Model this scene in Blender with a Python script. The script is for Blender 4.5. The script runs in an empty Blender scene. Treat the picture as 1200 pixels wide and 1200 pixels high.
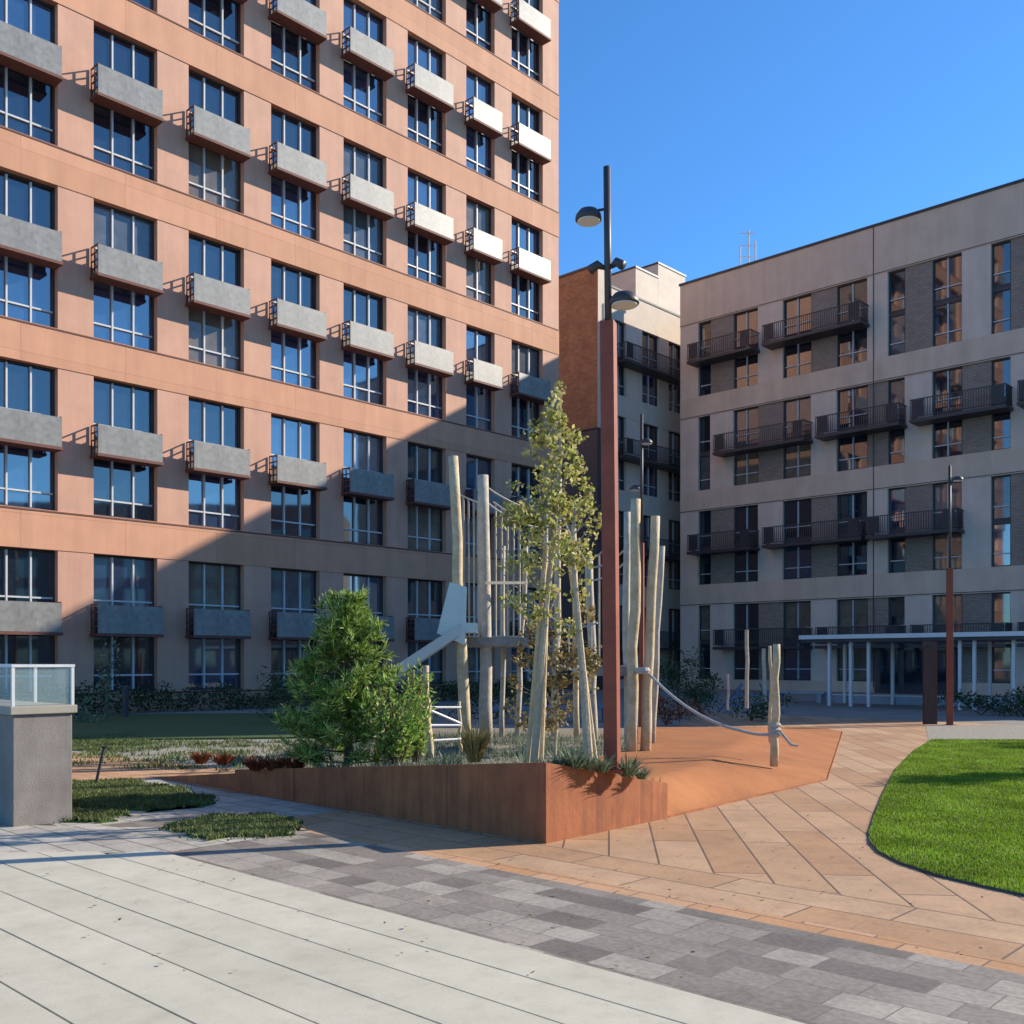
import bpy, math, random
from mathutils import Vector, Matrix
random.seed(7)
R = math.radians
SC = bpy.context.scene
COL = SC.collection
# ---------------------------------------------------------------- survey frame
F = 1178.0; HZ = 775.0; H = 1.75           # surveyed lens (px of a 1200 px frame), horizon, eye height
KC0 = Vector((0,0,0))
def gp(x, y, z=0.0):                        # surveyed ground point -> metres
    D = F*(H-z)/(y-HZ)
    return Vector(((x-600)/F*D, D, z))
def ap(x, y, D):                            # surveyed point at a known distance
    return Vector(((x-600)/F*D, D, H-(y-HZ)/F*D))
AD = R(46.53)                               # direction of the tower front
d = Vector((math.cos(AD), math.sin(AD), 0)); e = Vector((d.y, -d.x, 0))
AE = AD - math.pi/2
# ---------------------------------------------------------------- materials
def mat(name, base, rough=.8, var=.12, scale=3.0, metal=0, spec=.5, bump=0, bscale=40, c2=None, detail=5, ior=None, coat=0):
    m = bpy.data.materials.new(name); m.use_nodes = True
    nt = m.node_tree; N = nt.nodes; L = nt.links
    p = N['Principled BSDF']; p.inputs['Roughness'].default_value = rough; p.inputs['Metallic'].default_value = metal
    p.inputs['Specular IOR Level'].default_value = spec
    if ior: p.inputs['IOR'].default_value = ior
    tc = N.new('ShaderNodeTexCoord')
    n = N.new('ShaderNodeTexNoise'); n.inputs['Scale'].default_value = scale; n.inputs['Detail'].default_value = detail
    n.inputs['Roughness'].default_value = .62
    L.new(tc.outputs['Object'], n.inputs['Vector'])
    mx = N.new('ShaderNodeMix'); mx.data_type = 'RGBA'
    if c2 is None:
        a = [max(0, c*(1-var)) for c in base]; b = [min(1, c*(1+var)) for c in base]
    else: a, b = base, c2
    mx.inputs[6].default_value = (*a, 1); mx.inputs[7].default_value = (*b, 1)
    mr = N.new('ShaderNodeMapRange'); mr.inputs[1].default_value = .3; mr.inputs[2].default_value = .7
    L.new(n.outputs['Fac'], mr.inputs[0]); L.new(mr.outputs[0], mx.inputs[0])
    L.new(mx.outputs[2], p.inputs['Base Color'])
    if bump:
        n2 = N.new('ShaderNodeTexNoise'); n2.inputs['Scale'].default_value = bscale; n2.inputs['Detail'].default_value = 4
        L.new(tc.outputs['Object'], n2.inputs['Vector'])
        bp = N.new('ShaderNodeBump'); bp.inputs['Strength'].default_value = bump; bp.inputs['Distance'].default_value = .02
        L.new(n2.outputs['Fac'], bp.inputs['Height']); L.new(bp.outputs['Normal'], p.inputs['Normal'])
    m['mx'] = 0
    return m
def ramp(N, stops):
    r = N.new('ShaderNodeValToRGB'); cr = r.color_ramp
    while len(cr.elements) < len(stops): cr.elements.new(.5)
    for el, (p, c) in zip(cr.elements, stops): el.position = p; el.color = (*c, 1)
    return r
def leaf_mat(name, cols, trans=.35, rough=.55):
    m = bpy.data.materials.new(name); m.use_nodes = True
    nt = m.node_tree; N = nt.nodes; L = nt.links
    p = N['Principled BSDF']; p.inputs['Roughness'].default_value = rough; p.inputs['Specular IOR Level'].default_value = .35
    g = N.new('ShaderNodeNewGeometry')
    r = ramp(N, [(i/(len(cols)-1), c) for i, c in enumerate(cols)])
    L.new(g.outputs['Random Per Island'], r.inputs[0]); L.new(r.outputs[0], p.inputs['Base Color'])
    t = N.new('ShaderNodeBsdfTranslucent'); L.new(r.outputs[0], t.inputs['Color'])
    ms = N.new('ShaderNodeMixShader'); ms.inputs[0].default_value = trans
    L.new(p.outputs[0], ms.inputs[1]); L.new(t.outputs[0], ms.inputs[2])
    L.new(ms.outputs[0], N['Material Output'].inputs['Surface'])
    return m
def patchy(m, sc, lo, hi):
    nt = m.node_tree; N = nt.nodes; L = nt.links; rp = [n for n in N if n.type == 'VALTORGB'][0]
    tc = N.new('ShaderNodeTexCoord'); n = N.new('ShaderNodeTexNoise'); n.inputs['Scale'].default_value = sc; n.inputs['Detail'].default_value = 5; L.new(tc.outputs['Object'], n.inputs['Vector'])
    mr = N.new('ShaderNodeMapRange'); mr.inputs[1].default_value = .32; mr.inputs[2].default_value = .68; mr.inputs[3].default_value = lo; mr.inputs[4].default_value = hi; L.new(n.outputs['Fac'], mr.inputs[0])
    v = N.new('ShaderNodeVectorMath'); v.operation = 'SCALE'; L.new(mr.outputs[0], v.inputs[3])
    tg = [l.to_socket for l in rp.outputs[0].links]; L.new(rp.outputs[0], v.inputs[0])
    for t in tg: L.new(v.outputs[0], t)
def brick_mat(name, c1, c2, mortar, bw, rh, ms=.012, rot=0, off=.5, loc=(0,0), rough=.8, extra=.25, bump=.4, squash=1.0, sqf=2, bias=0):
    m = bpy.data.materials.new(name); m.use_nodes = True
    nt = m.node_tree; N = nt.nodes; L = nt.links
    p = N['Principled BSDF']; p.inputs['Roughness'].default_value = rough
    tc = N.new('ShaderNodeTexCoord'); mp = N.new('ShaderNodeMapping')
    mp.inputs['Location'].default_value = (loc[0], loc[1], 0); mp.inputs['Rotation'].default_value = (0, 0, rot)
    L.new(tc.outputs['Object'], mp.inputs['Vector'])
    b = N.new('ShaderNodeTexBrick'); L.new(mp.outputs[0], b.inputs['Vector'])
    b.offset = off; b.squash = squash; b.squash_frequency = sqf
    for k, v in (('Color1', c1), ('Color2', c2), ('Mortar', mortar)): b.inputs[k].default_value = (*v, 1)
    b.inputs['Scale'].default_value = 1; b.inputs['Mortar Size'].default_value = ms; b.inputs['Mortar Smooth'].default_value = .1
    b.inputs['Brick Width'].default_value = bw; b.inputs['Row Height'].default_value = rh; b.inputs['Bias'].default_value = bias
    def nz(s, dt):
        n = N.new('ShaderNodeTexNoise'); n.inputs['Scale'].default_value = s; n.inputs['Detail'].default_value = dt
        L.new(tc.outputs['Object'], n.inputs['Vector']); return n
    n = nz(1.3, 6); n3 = nz(26, 6)
    ad = N.new('ShaderNodeMath'); ad.operation = 'ADD'; L.new(n.outputs['Fac'], ad.inputs[0]); L.new(n3.outputs['Fac'], ad.inputs[1])
    mr = N.new('ShaderNodeMapRange'); mr.inputs[1].default_value = .6; mr.inputs[2].default_value = 1.4
    mr.inputs[3].default_value = 1-extra; mr.inputs[4].default_value = 1+extra
    L.new(ad.outputs[0], mr.inputs[0])
    vm = N.new('ShaderNodeVectorMath'); vm.operation = 'SCALE'; L.new(b.outputs['Color'], vm.inputs[0]); L.new(mr.outputs[0], vm.inputs[3])
    L.new(vm.outputs[0], p.inputs['Base Color'])
    bp = N.new('ShaderNodeBump'); bp.inputs['Strength'].default_value = bump; bp.inputs['Distance'].default_value = .01; bp.invert = True
    L.new(b.outputs['Fac'], bp.inputs['Height'])
    bp2 = N.new('ShaderNodeBump'); bp2.inputs['Strength'].default_value = .25; bp2.inputs['Distance'].default_value = .006
    L.new(n3.outputs['Fac'], bp2.inputs['Height']); L.new(bp.outputs[0], bp2.inputs['Normal'])
    L.new(bp2.outputs[0], p.inputs['Normal'])
    return m
def glass_mat(name, base, ior=1.9, rough=.03):
    m = mat(name, base, rough=rough, var=.3, scale=1.2, ior=ior, bump=.03, bscale=1.1)
    return m
M = {}
M['clad'] = brick_mat('orange_cladding', (.58,.285,.165), (.65,.325,.195), (.42,.19,.12), 3.47, 1.3, .008, off=0, extra=.10, bump=.2)
# the cladding panels read on vertical faces: map x,z instead of x,y
def xz(m, loc=(0,0)):
    nt = m.node_tree; N = nt.nodes; L = nt.links
    mp = [n for n in N if n.type == 'MAPPING'][0]
    tc = [n for n in N if n.type == 'TEX_COORD'][0]
    sp = N.new('ShaderNodeSeparateXYZ'); cb = N.new('ShaderNodeCombineXYZ')
    L.new(tc.outputs['Object'], sp.inputs[0]); L.new(sp.outputs[0], cb.inputs[0]); L.new(sp.outputs[2], cb.inputs[1])
    L.new(cb.outputs[0], mp.inputs['Vector'])
xz(M['clad'])
M['clad_pier'] = mat('orange_pier_panel', (.60,.325,.22), .75, .08, 1.1, bump=.08)
M['taupe'] = mat('taupe_render', (.70,.53,.40), .85, .08, .8, bump=.08)
M['taupe_dark'] = mat('taupe_pier', (.72,.57,.465), .85, .08, .9, bump=.08)
M['brick'] = brick_mat('brown_brick', (.29,.22,.175), (.38,.29,.225), (.14,.12,.11), .25, .075, .01, extra=.15); xz(M['brick'])
M['ochre'] = brick_mat('ochre_brick', (.22,.11,.06), (.32,.18,.10), (.16,.09,.06), .25, .075, .01, extra=.35); xz(M['ochre'])
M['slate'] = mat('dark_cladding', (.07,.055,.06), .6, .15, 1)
M['cream'] = mat('cream_render', (.62,.52,.42), .85, .08, 1)
M['frame'] = mat('dark_window_frame', (.035,.035,.042), .45, .1)
M['mull'] = mat('pale_mullion', (.56,.57,.58), .4, .1)
M['g0'] = glass_mat('window_glass', (.012,.018,.03), 2.3)
M['g1'] = glass_mat('window_glass_blue', (.02,.04,.09), 3.0)
M['g2'] = glass_mat('window_glass_blind', (.10,.11,.12), 1.8)
M['g3'] = glass_mat('window_glass_curtain', (.16,.13,.10), 1.7)
M['grey_box'] = mat('grey_perforated_panel', (.27,.26,.24), .42, .22, 5, bump=.1, bscale=160, spec=.55)
M['dark'] = mat('dark_metal', (.05,.045,.05), .5, .15)
M['rust'] = mat('rust_bracket', (.14,.05,.035), .7, .2)
M['balc'] = mat('dark_rusty_metal', (.085,.045,.038), .65, .2)
M['corten'] = mat('corten_steel', (.32,.085,.028), .75, c2=(.50,.16,.05), scale=2.4, bump=.15, bscale=30, detail=8)
M['corten_pole'] = mat('corten_pole', (.20,.038,.016), .6, c2=(.29,.062,.024), scale=5, bump=.1)
M['rubber'] = mat('orange_rubber', (.38,.125,.035), .9, c2=(.47,.18,.055), scale=1.2, bump=.35, bscale=160)
M['soil'] = mat('planting_soil', (.16,.12,.08), .95, c2=(.30,.26,.19), scale=9, bump=.8, bscale=50)
M['gravel'] = mat('gravel_mix', (.20,.185,.15), .95, c2=(.42,.38,.31), scale=14, bump=.8, bscale=60, detail=9)
M['ground'] = mat('courtyard_ground', (.20,.18,.155), .95, c2=(.27,.25,.21), scale=.8, bump=.4, bscale=50)
M['slab'] = mat('light_concrete_slab', (.52,.475,.36), .8, c2=(.61,.56,.435), scale=2.2, bump=.12, bscale=220, detail=10)
M['slab_gap'] = mat('dark_joint', (.06,.055,.05), .95, .2)
M['plaza'] = brick_mat('pale_pavers', (.40,.355,.29), (.50,.455,.38), (.20,.18,.15), .6, .3, .012)
M['greypave'] = brick_mat('grey_pavers', (.15,.125,.105), (.37,.325,.265), (.17,.15,.125), .46, .265, .005, extra=.38, squash=.7, sqf=2, off=.37)
M['tan'] = brick_mat('tan_pavers', (.41,.225,.11), (.52,.33,.19), (.13,.075,.05), 2.1, .43, .010, rot=-R(84.5)-AE*0, extra=.16, off=.31, bias=-.1)
M['tan_course'] = brick_mat('tan_course_pavers', (.43,.24,.12), (.51,.32,.185), (.16,.10,.07), 1.4, .46, .009, extra=.18, off=.4)
M['tan_edge'] = brick_mat('orange_edge_pavers', (.46,.23,.10), (.53,.31,.17), (.20,.12,.08), .5, .22, .008, extra=.2, off=.4)
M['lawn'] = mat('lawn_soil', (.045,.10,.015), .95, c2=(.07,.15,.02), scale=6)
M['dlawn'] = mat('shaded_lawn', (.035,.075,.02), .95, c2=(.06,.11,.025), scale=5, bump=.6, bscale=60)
M['grass'] = leaf_mat('grass_blade', [(.09,.19,.012), (.17,.31,.015), (.22,.37,.02), (.27,.40,.03), (.36,.38,.12)], .4)
M['mgrass'] = leaf_mat('muted_grass', [(.05,.09,.02), (.10,.15,.035), (.16,.20,.06), (.26,.24,.12)], .3)
M['log'] = mat('robinia_log', (.44,.32,.17), .8, c2=(.66,.53,.34), scale=7, bump=.4, bscale=30)
M['log_grey'] = mat('weathered_log', (.36,.31,.24), .8, c2=(.54,.48,.38), scale=7, bump=.4, bscale=30)
M['steel'] = mat('slide_steel', (.50,.52,.50), .35, .08, 3, metal=.4)
M['rope'] = mat('grey_rope', (.42,.40,.36), .9, .2, 30)
M['wood'] = mat('grey_deck_boards', (.26,.23,.20), .8, .25, 6)
M['white'] = mat('white_paint', (.68,.68,.68), .5, .05)
M['concrete'] = mat('grey_concrete', (.20,.175,.16), .85, c2=(.26,.235,.215), scale=4, bump=.3, bscale=70)
M['cap'] = mat('beige_stone_cap', (.30,.28,.23), .8, .1, 5)
M['bluegrey'] = mat('blue_grey_plastic', (.10,.16,.26), .5, .1)
M['bench'] = mat('pale_bench_concrete', (.34,.37,.42), .8, .1)
M['bark'] = mat('pale_bark', (.33,.28,.19), .9, c2=(.50,.44,.31), scale=14, bump=.5, bscale=40)
M['bark_d'] = mat('dark_bark', (.09,.065,.045), .9, .3, 12, bump=.5)
M['needle'] = leaf_mat('pine_needles', [(.05,.10,.02), (.11,.22,.035), (.22,.36,.05), (.38,.46,.11), (.58,.58,.28)], .3)
M['bamboo'] = leaf_mat('green_shoots', [(.09,.20,.03), (.18,.36,.05), (.34,.48,.10), (.48,.50,.16)], .35)
M['leafy'] = leaf_mat('sapling_leaves', [(.14,.18,.03), (.32,.35,.06), (.48,.48,.14), (.62,.57,.26), (.50,.38,.14)], .45)
M['autumn'] = leaf_mat('brown_leaves', [(.10,.08,.03), (.22,.19,.06), (.32,.22,.09), (.38,.32,.14)], .4)
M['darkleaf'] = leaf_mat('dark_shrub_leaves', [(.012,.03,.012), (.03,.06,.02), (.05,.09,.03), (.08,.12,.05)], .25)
M['greyleaf'] = leaf_mat('silver_leaves', [(.07,.12,.06), (.13,.18,.10), (.22,.26,.17), (.32,.33,.25)], .3)
M['straw'] = leaf_mat('straw_blades', [(.24,.17,.05), (.36,.26,.09), (.45,.36,.15), (.22,.28,.07)], .35)
M['redleaf'] = leaf_mat('red_leaves', [(.10,.02,.01), (.22,.05,.025), (.30,.10,.04), (.12,.07,.03)], .3)
gm = bpy.data.materials.new('clear_railing_glass'); gm.use_nodes = True
_p = gm.node_tree.nodes['Principled BSDF']; _p.inputs['Base Color'].default_value = (.55,.72,.72,1); _p.inputs['Roughness'].default_value = .05
_p.inputs['Alpha'].default_value = .12; M['rail_glass'] = gm
lm = mat('lamp_diffuser', (.75,.74,.70), .4, .05); M['diffuser'] = lm
def streak(m, amt, sxy, sz, lo=.35, hi=.7, co='Object'):
    nt = m.node_tree; N = nt.nodes; L = nt.links; p = N['Principled BSDF']; src = p.inputs['Base Color'].links[0].from_socket
    tc = N.new('ShaderNodeTexCoord'); mp = N.new('ShaderNodeMapping'); mp.inputs['Scale'].default_value = (sxy, sxy, sz)
    L.new(tc.outputs[co], mp.inputs['Vector']); n = N.new('ShaderNodeTexNoise'); n.inputs['Scale'].default_value = 1; n.inputs['Detail'].default_value = 7; n.inputs['Roughness'].default_value = .65
    L.new(mp.outputs[0], n.inputs['Vector']); mr = N.new('ShaderNodeMapRange'); mr.inputs[1].default_value = lo; mr.inputs[2].default_value = hi; mr.inputs[3].default_value = 1; mr.inputs[4].default_value = 1-amt
    L.new(n.outputs['Fac'], mr.inputs[0]); v = N.new('ShaderNodeVectorMath'); v.operation = 'SCALE'; L.new(src, v.inputs[0]); L.new(mr.outputs[0], v.inputs[3]); L.new(v.outputs[0], p.inputs['Base Color'])
def island(m, amt):
    nt = m.node_tree; N = nt.nodes; L = nt.links; p = N['Principled BSDF']; src = p.inputs['Base Color'].links[0].from_socket
    g = N.new('ShaderNodeNewGeometry'); mr = N.new('ShaderNodeMapRange'); mr.inputs[3].default_value = 1-amt; mr.inputs[4].default_value = 1+amt
    L.new(g.outputs['Random Per Island'], mr.inputs[0]); v = N.new('ShaderNodeVectorMath'); v.operation = 'SCALE'; L.new(src, v.inputs[0]); L.new(mr.outputs[0], v.inputs[3]); L.new(v.outputs[0], p.inputs['Base Color'])
patchy(M['grass'], 1.4, .62, 1.15); patchy(M['mgrass'], 3, .6, 1.2)
streak(M['corten'], .45, 9, .7); streak(M['corten'], .25, 1.1, 1.1)
streak(M['clad'], .16, 1.6, .18); streak(M['clad_pier'], .16, 1.6, .18); streak(M['taupe'], .18, 1.1, .12); streak(M['taupe_dark'], .15, 1.1, .12)
streak(M['grey_box'], .35, 3.0, .4); streak(M['concrete'], .25, 3, .8)
streak(M['slab'], .10, .9, .9, .45, .7); streak(M['slab'], .12, 6, 6, .5, .72); streak(M['slab'], .10, 60, 60, .4, .7)
for k_ in ('greypave', 'tan', 'tan_course', 'plaza'): streak(M[k_], .20, .9, .9, .45, .7); streak(M[k_], .22, 5, 5, .5, .72)
streak(M['rubber'], .22, .8, .8); streak(M['rubber'], .10, 14, 14)
island(M['slab'], .05)
# ---------------------------------------------------------------- mesh builder
class MB:
    def __init__(s): s.v = []; s.f = []
    def box(s, x0, x1, y0, y1, z0, z1, rz=0, c=None):
        n = len(s.v)
        pts = [(x0,y0,z0),(x1,y0,z0),(x1,y1,z0),(x0,y1,z0),(x0,y0,z1),(x1,y0,z1),(x1,y1,z1),(x0,y1,z1)]
        s.v += pts
        s.f += [tuple(n+i for i in q) for q in ((0,3,2,1),(4,5,6,7),(0,1,5,4),(1,2,6,5),(2,3,7,6),(3,0,4,7))]
        return s
    def bar(s, a, b, w, h=None, up=Vector((0,0,1))):
        a = Vector(a); b = Vector(b); h = h or w; t = (b-a).normalized()
        if abs(t.dot(up)) > .98: up = Vector((0,1,0))
        sx = t.cross(up).normalized(); uy = sx.cross(t).normalized(); n = len(s.v)
        for p in (a, b):
            for i, j in ((-1,-1),(1,-1),(1,1),(-1,1)): s.v.append(tuple(p+sx*i*w/2+uy*j*h/2))
        s.f += [tuple(n+i for i in q) for q in ((3,2,1,0),(4,5,6,7),(0,1,5,4),(1,2,6,5),(2,3,7,6),(3,0,4,7))]
        return s
    def tube(s, pts, rad, seg=8, cap=True):
        pts = [Vector(p) for p in pts]
        if not isinstance(rad, (list, tuple)): rad = [rad]*len(pts)
        n0 = len(s.v); prev = None
        for i, p in enumerate(pts):
            t = (pts[min(i+1, len(pts)-1)]-pts[max(i-1, 0)]).normalized()
            if prev is None:
                u = t.cross(Vector((0,0,1))) if abs(t.z) < .9 else t.cross(Vector((0,1,0)))
            else: u = prev - t*prev.dot(t)
            u.normalize(); prev = u; w = t.cross(u)
            for k in range(seg):
                a = 2*math.pi*k/seg; s.v.append(tuple(p+(u*math.cos(a)+w*math.sin(a))*rad[i]))
        for i in range(len(pts)-1):
            for k in range(seg):
                a = n0+i*seg+k; b = n0+i*seg+(k+1)%seg
                s.f.append((a, b, b+seg, a+seg))
        if cap:
            s.f.append(tuple(n0+k for k in range(seg))[::-1]); s.f.append(tuple(n0+(len(pts)-1)*seg+k for k in range(seg)))
        return s
    def lathe(s, c, prof, seg=20):
        n0 = len(s.v)
        for r, z in prof:
            for k in range(seg):
                a = 2*math.pi*k/seg; s.v.append((c[0]+r*math.cos(a), c[1]+r*math.sin(a), c[2]+z))
        for i in range(len(prof)-1):
            for k in range(seg):
                a = n0+i*seg+k; b = n0+i*seg+(k+1)%seg; s.f.append((a, b, b+seg, a+seg))
        s.f.append(tuple(n0+k for k in range(seg))[::-1]); s.f.append(tuple(n0+(len(prof)-1)*seg+k for k in range(seg)))
        return s
    def prism(s, poly, z0, z1):
        n = len(s.v); k = len(poly)
        s.v += [(p[0], p[1], z0) for p in poly]+[(p[0], p[1], z1) for p in poly]
        s.f.append(tuple(range(n, n+k))[::-1]); s.f.append(tuple(range(n+k, n+2*k)))
        for i in range(k): j = (i+1) % k; s.f.append((n+i, n+j, n+k+j, n+k+i))
        return s
    def quad(s, a, b, c, dd):
        n = len(s.v); s.v += [tuple(a), tuple(b), tuple(c), tuple(dd)]; s.f.append((n, n+1, n+2, n+3))
    def tri(s, a, b, c):
        n = len(s.v); s.v += [tuple(a), tuple(b), tuple(c)]; s.f.append((n, n+1, n+2))
    def mesh(s, name, m, smooth=False):
        me = bpy.data.meshes.new(name); me.from_pydata(s.v, [], s.f); me.materials.append(m if not isinstance(m, str) else M[m])
        if smooth:
            me.polygons.foreach_set('use_smooth', [True]*len(me.polygons))
        me.update(); return me
    def build(s, name, m, parent=None, smooth=False, loc=None, bevel=0):
        o = link(name, s.mesh(name, m, smooth), parent)
        if loc is not None: o.location = loc
        if bevel:
            b = o.modifiers.new('bevel', 'BEVEL'); b.width = bevel; b.segments = 2
        return o
def link(name, me, parent=None, loc=None):
    o = bpy.data.objects.new(name, me); COL.objects.link(o); o.parent = parent
    if loc is not None: o.location = loc
    return o
def tag(o, label=None, cat=None, group=None, kind=None):
    if label: o['label'] = label
    if cat: o['category'] = cat
    if group: o['group'] = group
    if kind: o['kind'] = kind
    return o
def empty(name, loc, rz=0):
    o = bpy.data.objects.new(name, None); COL.objects.link(o); o.location = loc; o.rotation_euler = (0, 0, rz); return o
def copy_tree(o, parent=None):
    c = o.copy(); COL.objects.link(c); c.parent = parent
    for ch in list(o.children): copy_tree(ch, c)
    return c
# ---------------------------------------------------------------- camera, light, sky
cam = bpy.data.cameras.new('camera'); co = bpy.data.objects.new('camera', cam); COL.objects.link(co)
co.location = (0, 0, H); co.rotation_euler = (R(90), 0, 0)
cam.sensor_width = 36; cam.lens = 36*F/1200; cam.shift_y = (HZ-600)/1200; cam.clip_end = 2000; cam.clip_start = .1
SC.camera = co
SAZ = R(18.0); SEL = R(26.3)
sdir = Vector((math.cos(SAZ)*math.cos(SEL), math.sin(SAZ)*math.cos(SEL), math.sin(SEL)))
sl = bpy.data.lights.new('sun', 'SUN'); sl.energy = 4.9; sl.angle = R(.5); sl.color = (1, .90, .74)
so = bpy.data.objects.new('sun', sl); COL.objects.link(so); so.rotation_euler = sdir.to_track_quat('Z', 'Y').to_euler()
w = bpy.data.worlds.new('World'); SC.world = w; w.use_nodes = True
sk = w.node_tree.nodes.new('ShaderNodeTexSky'); sk.sky_type = 'NISHITA'; sk.sun_disc = False
sk.sun_elevation = SEL; sk.sun_rotation = R(90)-SAZ; sk.air_density = 1.0; sk.dust_density = .2; sk.ozone_density = 4.0
bg = w.node_tree.nodes['Background']; bg.inputs['Strength'].default_value = .125
tn = w.node_tree.nodes.new('ShaderNodeMix'); tn.data_type = 'RGBA'; tn.blend_type = 'MULTIPLY'; tn.inputs[0].default_value = 1
tn.inputs[7].default_value = (.50, .91, 1.22, 1); w.node_tree.links.new(sk.outputs[0], tn.inputs[6])
w.node_tree.links.new(tn.outputs[2], bg.inputs['Color'])
SC.view_settings.view_transform = 'Standard'; SC.view_settings.look = 'None'; SC.view_settings.exposure = 0.6; SC.view_settings.gamma = 1
# ================================================================ APARTMENT TOWER
P0 = Vector((-13.35, 34.72, 0))
def tower_t(x, out=0):
    r = (x-600)/F; bx = P0.x-e.x*0+out*d.y; by = P0.y-out*d.x
    return (r*by-bx)/(d.x-d.y*r)
tower = empty('apartment_tower', P0, AD)
tag(tower, 'tall orange clad apartment tower with rows of grey balcony boxes, left side', 'building')
TW = 2.28
cols = [(-11.51, TW), (-8.04, TW), (-4.57, TW), (-1.10, TW), (2.38, TW), (5.85, TW), (9.32, TW), (12.79, TW), (16.35, 1.88), (19.40, TW)]
T0, T1 = -13.2, 22.9
NR = 7; ZB = .69; ZT = 5.40
mb = MB(); pm = MB()
zprev = 0
for k in range(NR+1):
    top = ZB+6*k if k < NR else 6*NR+1.2
    mb.box(T0, T1, 0, .5, zprev, top); zprev = ZT+6*k
edges = [T0]+[q for c, wd in cols for q in (c, c+wd)]+[T1]
for k in range(NR):
    for i in range(0, len(edges), 2):
        pm.box(edges[i]+(0.003 if i==0 else 0), edges[i+1]-(0.003 if i==len(edges)-2 else 0), .025, .5, ZB+6*k, ZT+6*k)
mb.build('wall', 'clad', tower)
o = pm.build('pier', 'clad_pier', tower)
# body behind, roof
MB().box(T0, T1, .9, 17, 0, 6*NR+.6).build('rear_wall', 'clad_pier', tower)
MB().box(T0, T1, .5, .9, 0, 6*NR+.6).build('inner_wall', 'slate', tower)
MB().box(T0-.05, T1+.05, -.06, 17.05, 6*NR+1.2, 6*NR+1.35).build('roof_coping', 'dark', tower)
rl = MB()                                                  # thin shadow-gap rail along each band
for k in range(NR): rl.box(T0, T1, -.02, -.001, ZB+6*k-.07, ZB+6*k-.02)
rl.build('joint_profile', 'rust', tower)
def win_meshes(wd, hh, mulls, rail=.27):
    fr = MB(); t = .07
    fr.box(0, wd, 0, .1, 0, t); fr.box(0, wd, 0, .1, hh-t, hh); fr.box(0, t, 0, .1, t, hh-t); fr.box(wd-t, wd, 0, .1, t, hh-t)
    ml = MB(); s = .055
    xs = [wd*q for q in mulls]
    for x in xs: ml.box(x-s/2, x+s/2, -.015, .07, t, hh-t)
    e0 = [t]+[q for x in xs for q in (x-s/2, x+s/2)]+[wd-t]
    if rail:
        for i in range(0, len(e0), 2): ml.box(e0[i], e0[i+1], -.005, .06, hh*rail-s/2, hh*rail+s/2)
    pn = MB().box(t, wd-t, .075, .085, t, hh-t)
    panes = [pn.mesh('pane', g) for g in ('g0', 'g1', 'g2', 'g3')]
    return fr.mesh('window', 'frame'), ml.mesh('mullion', 'mull'), panes
def put_window(ms, parent, x, y, z, pick):
    w_ = link('window', ms[0], parent, (x, y, z))
    link('pane', ms[2][pick], w_); link('mullion', ms[1], w_); return w_
WH = 2.15
wA = win_meshes(TW, WH, (.335, .665)); wB = win_meshes(1.88, WH, (.5,))
spm = {c[1]: MB().box(0, c[1], .28, .40, WH, 4.71-WH).mesh('spandrel_panel', 'slate') for c in cols}
def balcony_meshes(wd, dep=.60):
    pl = MB().box(0, wd, -dep, -dep+.03, .05, 1.0).mesh('balcony_panel', 'grey_box')
    fr = MB()
    fr.box(-.03, wd+.03, -dep-.02, -.001, -.05, .045)
    fr.box(wd-.03, wd-.005, -dep+.07, -.05, .1, .98)
    for x in (0, wd-.04):
        for y in (-dep+.031, -dep/2, -.05): fr.box(x, x+.04, y, y+.04, .046, 1.0)
        fr.box(x, x+.04, -dep+.031, -.01, 1.001, 1.04)
        for q in ((.25, .5, .75) if x == 0 else ()): fr.box(x+.005, x+.035, -dep+.072, -.051, q, q+.05)
    return pl, fr.mesh('balcony', 'rust')
bals = {TW: balcony_meshes(TW), 1.88: balcony_meshes(1.88)}
vis_rows = {-4.57: 4, -1.10: 4, 2.38: 5, 5.85: 5, 9.32: 6, 12.79: 6, 16.35: 6, 19.40: 7}
rest = MB(); restp = MB()
for (c, wd) in cols:
    for k in range(NR):
        z = ZB+6*k
        ms = wA if wd == TW else wB
        if k < vis_rows.get(c, 0):
            for q, zz in enumerate((z, z+4.71-WH)):
                pick = random.choices((0, 1, 2, 3), (5, 3, 2, 2) if k < 4 else (2, 5, 2, 1))[0]
                put_window(ms, tower, c, .27, zz, pick)
        else:
            for zz in (z, z+4.71-WH):
                rest.box(c, c+wd, .3, .36, zz, zz+WH)
        link('spandrel_panel', spm[wd], tower, (c, 0, z)) if k < vis_rows.get(c, 0) else restp.box(c, c+wd, .28, .40, z+WH, z+4.71-WH)
        if k < vis_rows.get(c, 0)+1 or c < -5:
            if k < vis_rows.get(c, 0):
                b = link('balcony', bals[wd][1], tower, (c-.12, 0, z+1.95)); link('balcony_panel', bals[wd][0], b)
            else: restp.box(c-.12, c+wd-.12, -.68, -.64, z+1.95, z+2.95); restp.box(c-.12, c+wd-.12, -.64, 0, z+1.9, z+1.95)
r_ = rest.build('window', 'g0', tower); r_['kind'] = 'stuff'
r_ = restp.build('balcony', 'grey_box', tower); r_['kind'] = 'stuff'
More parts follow.
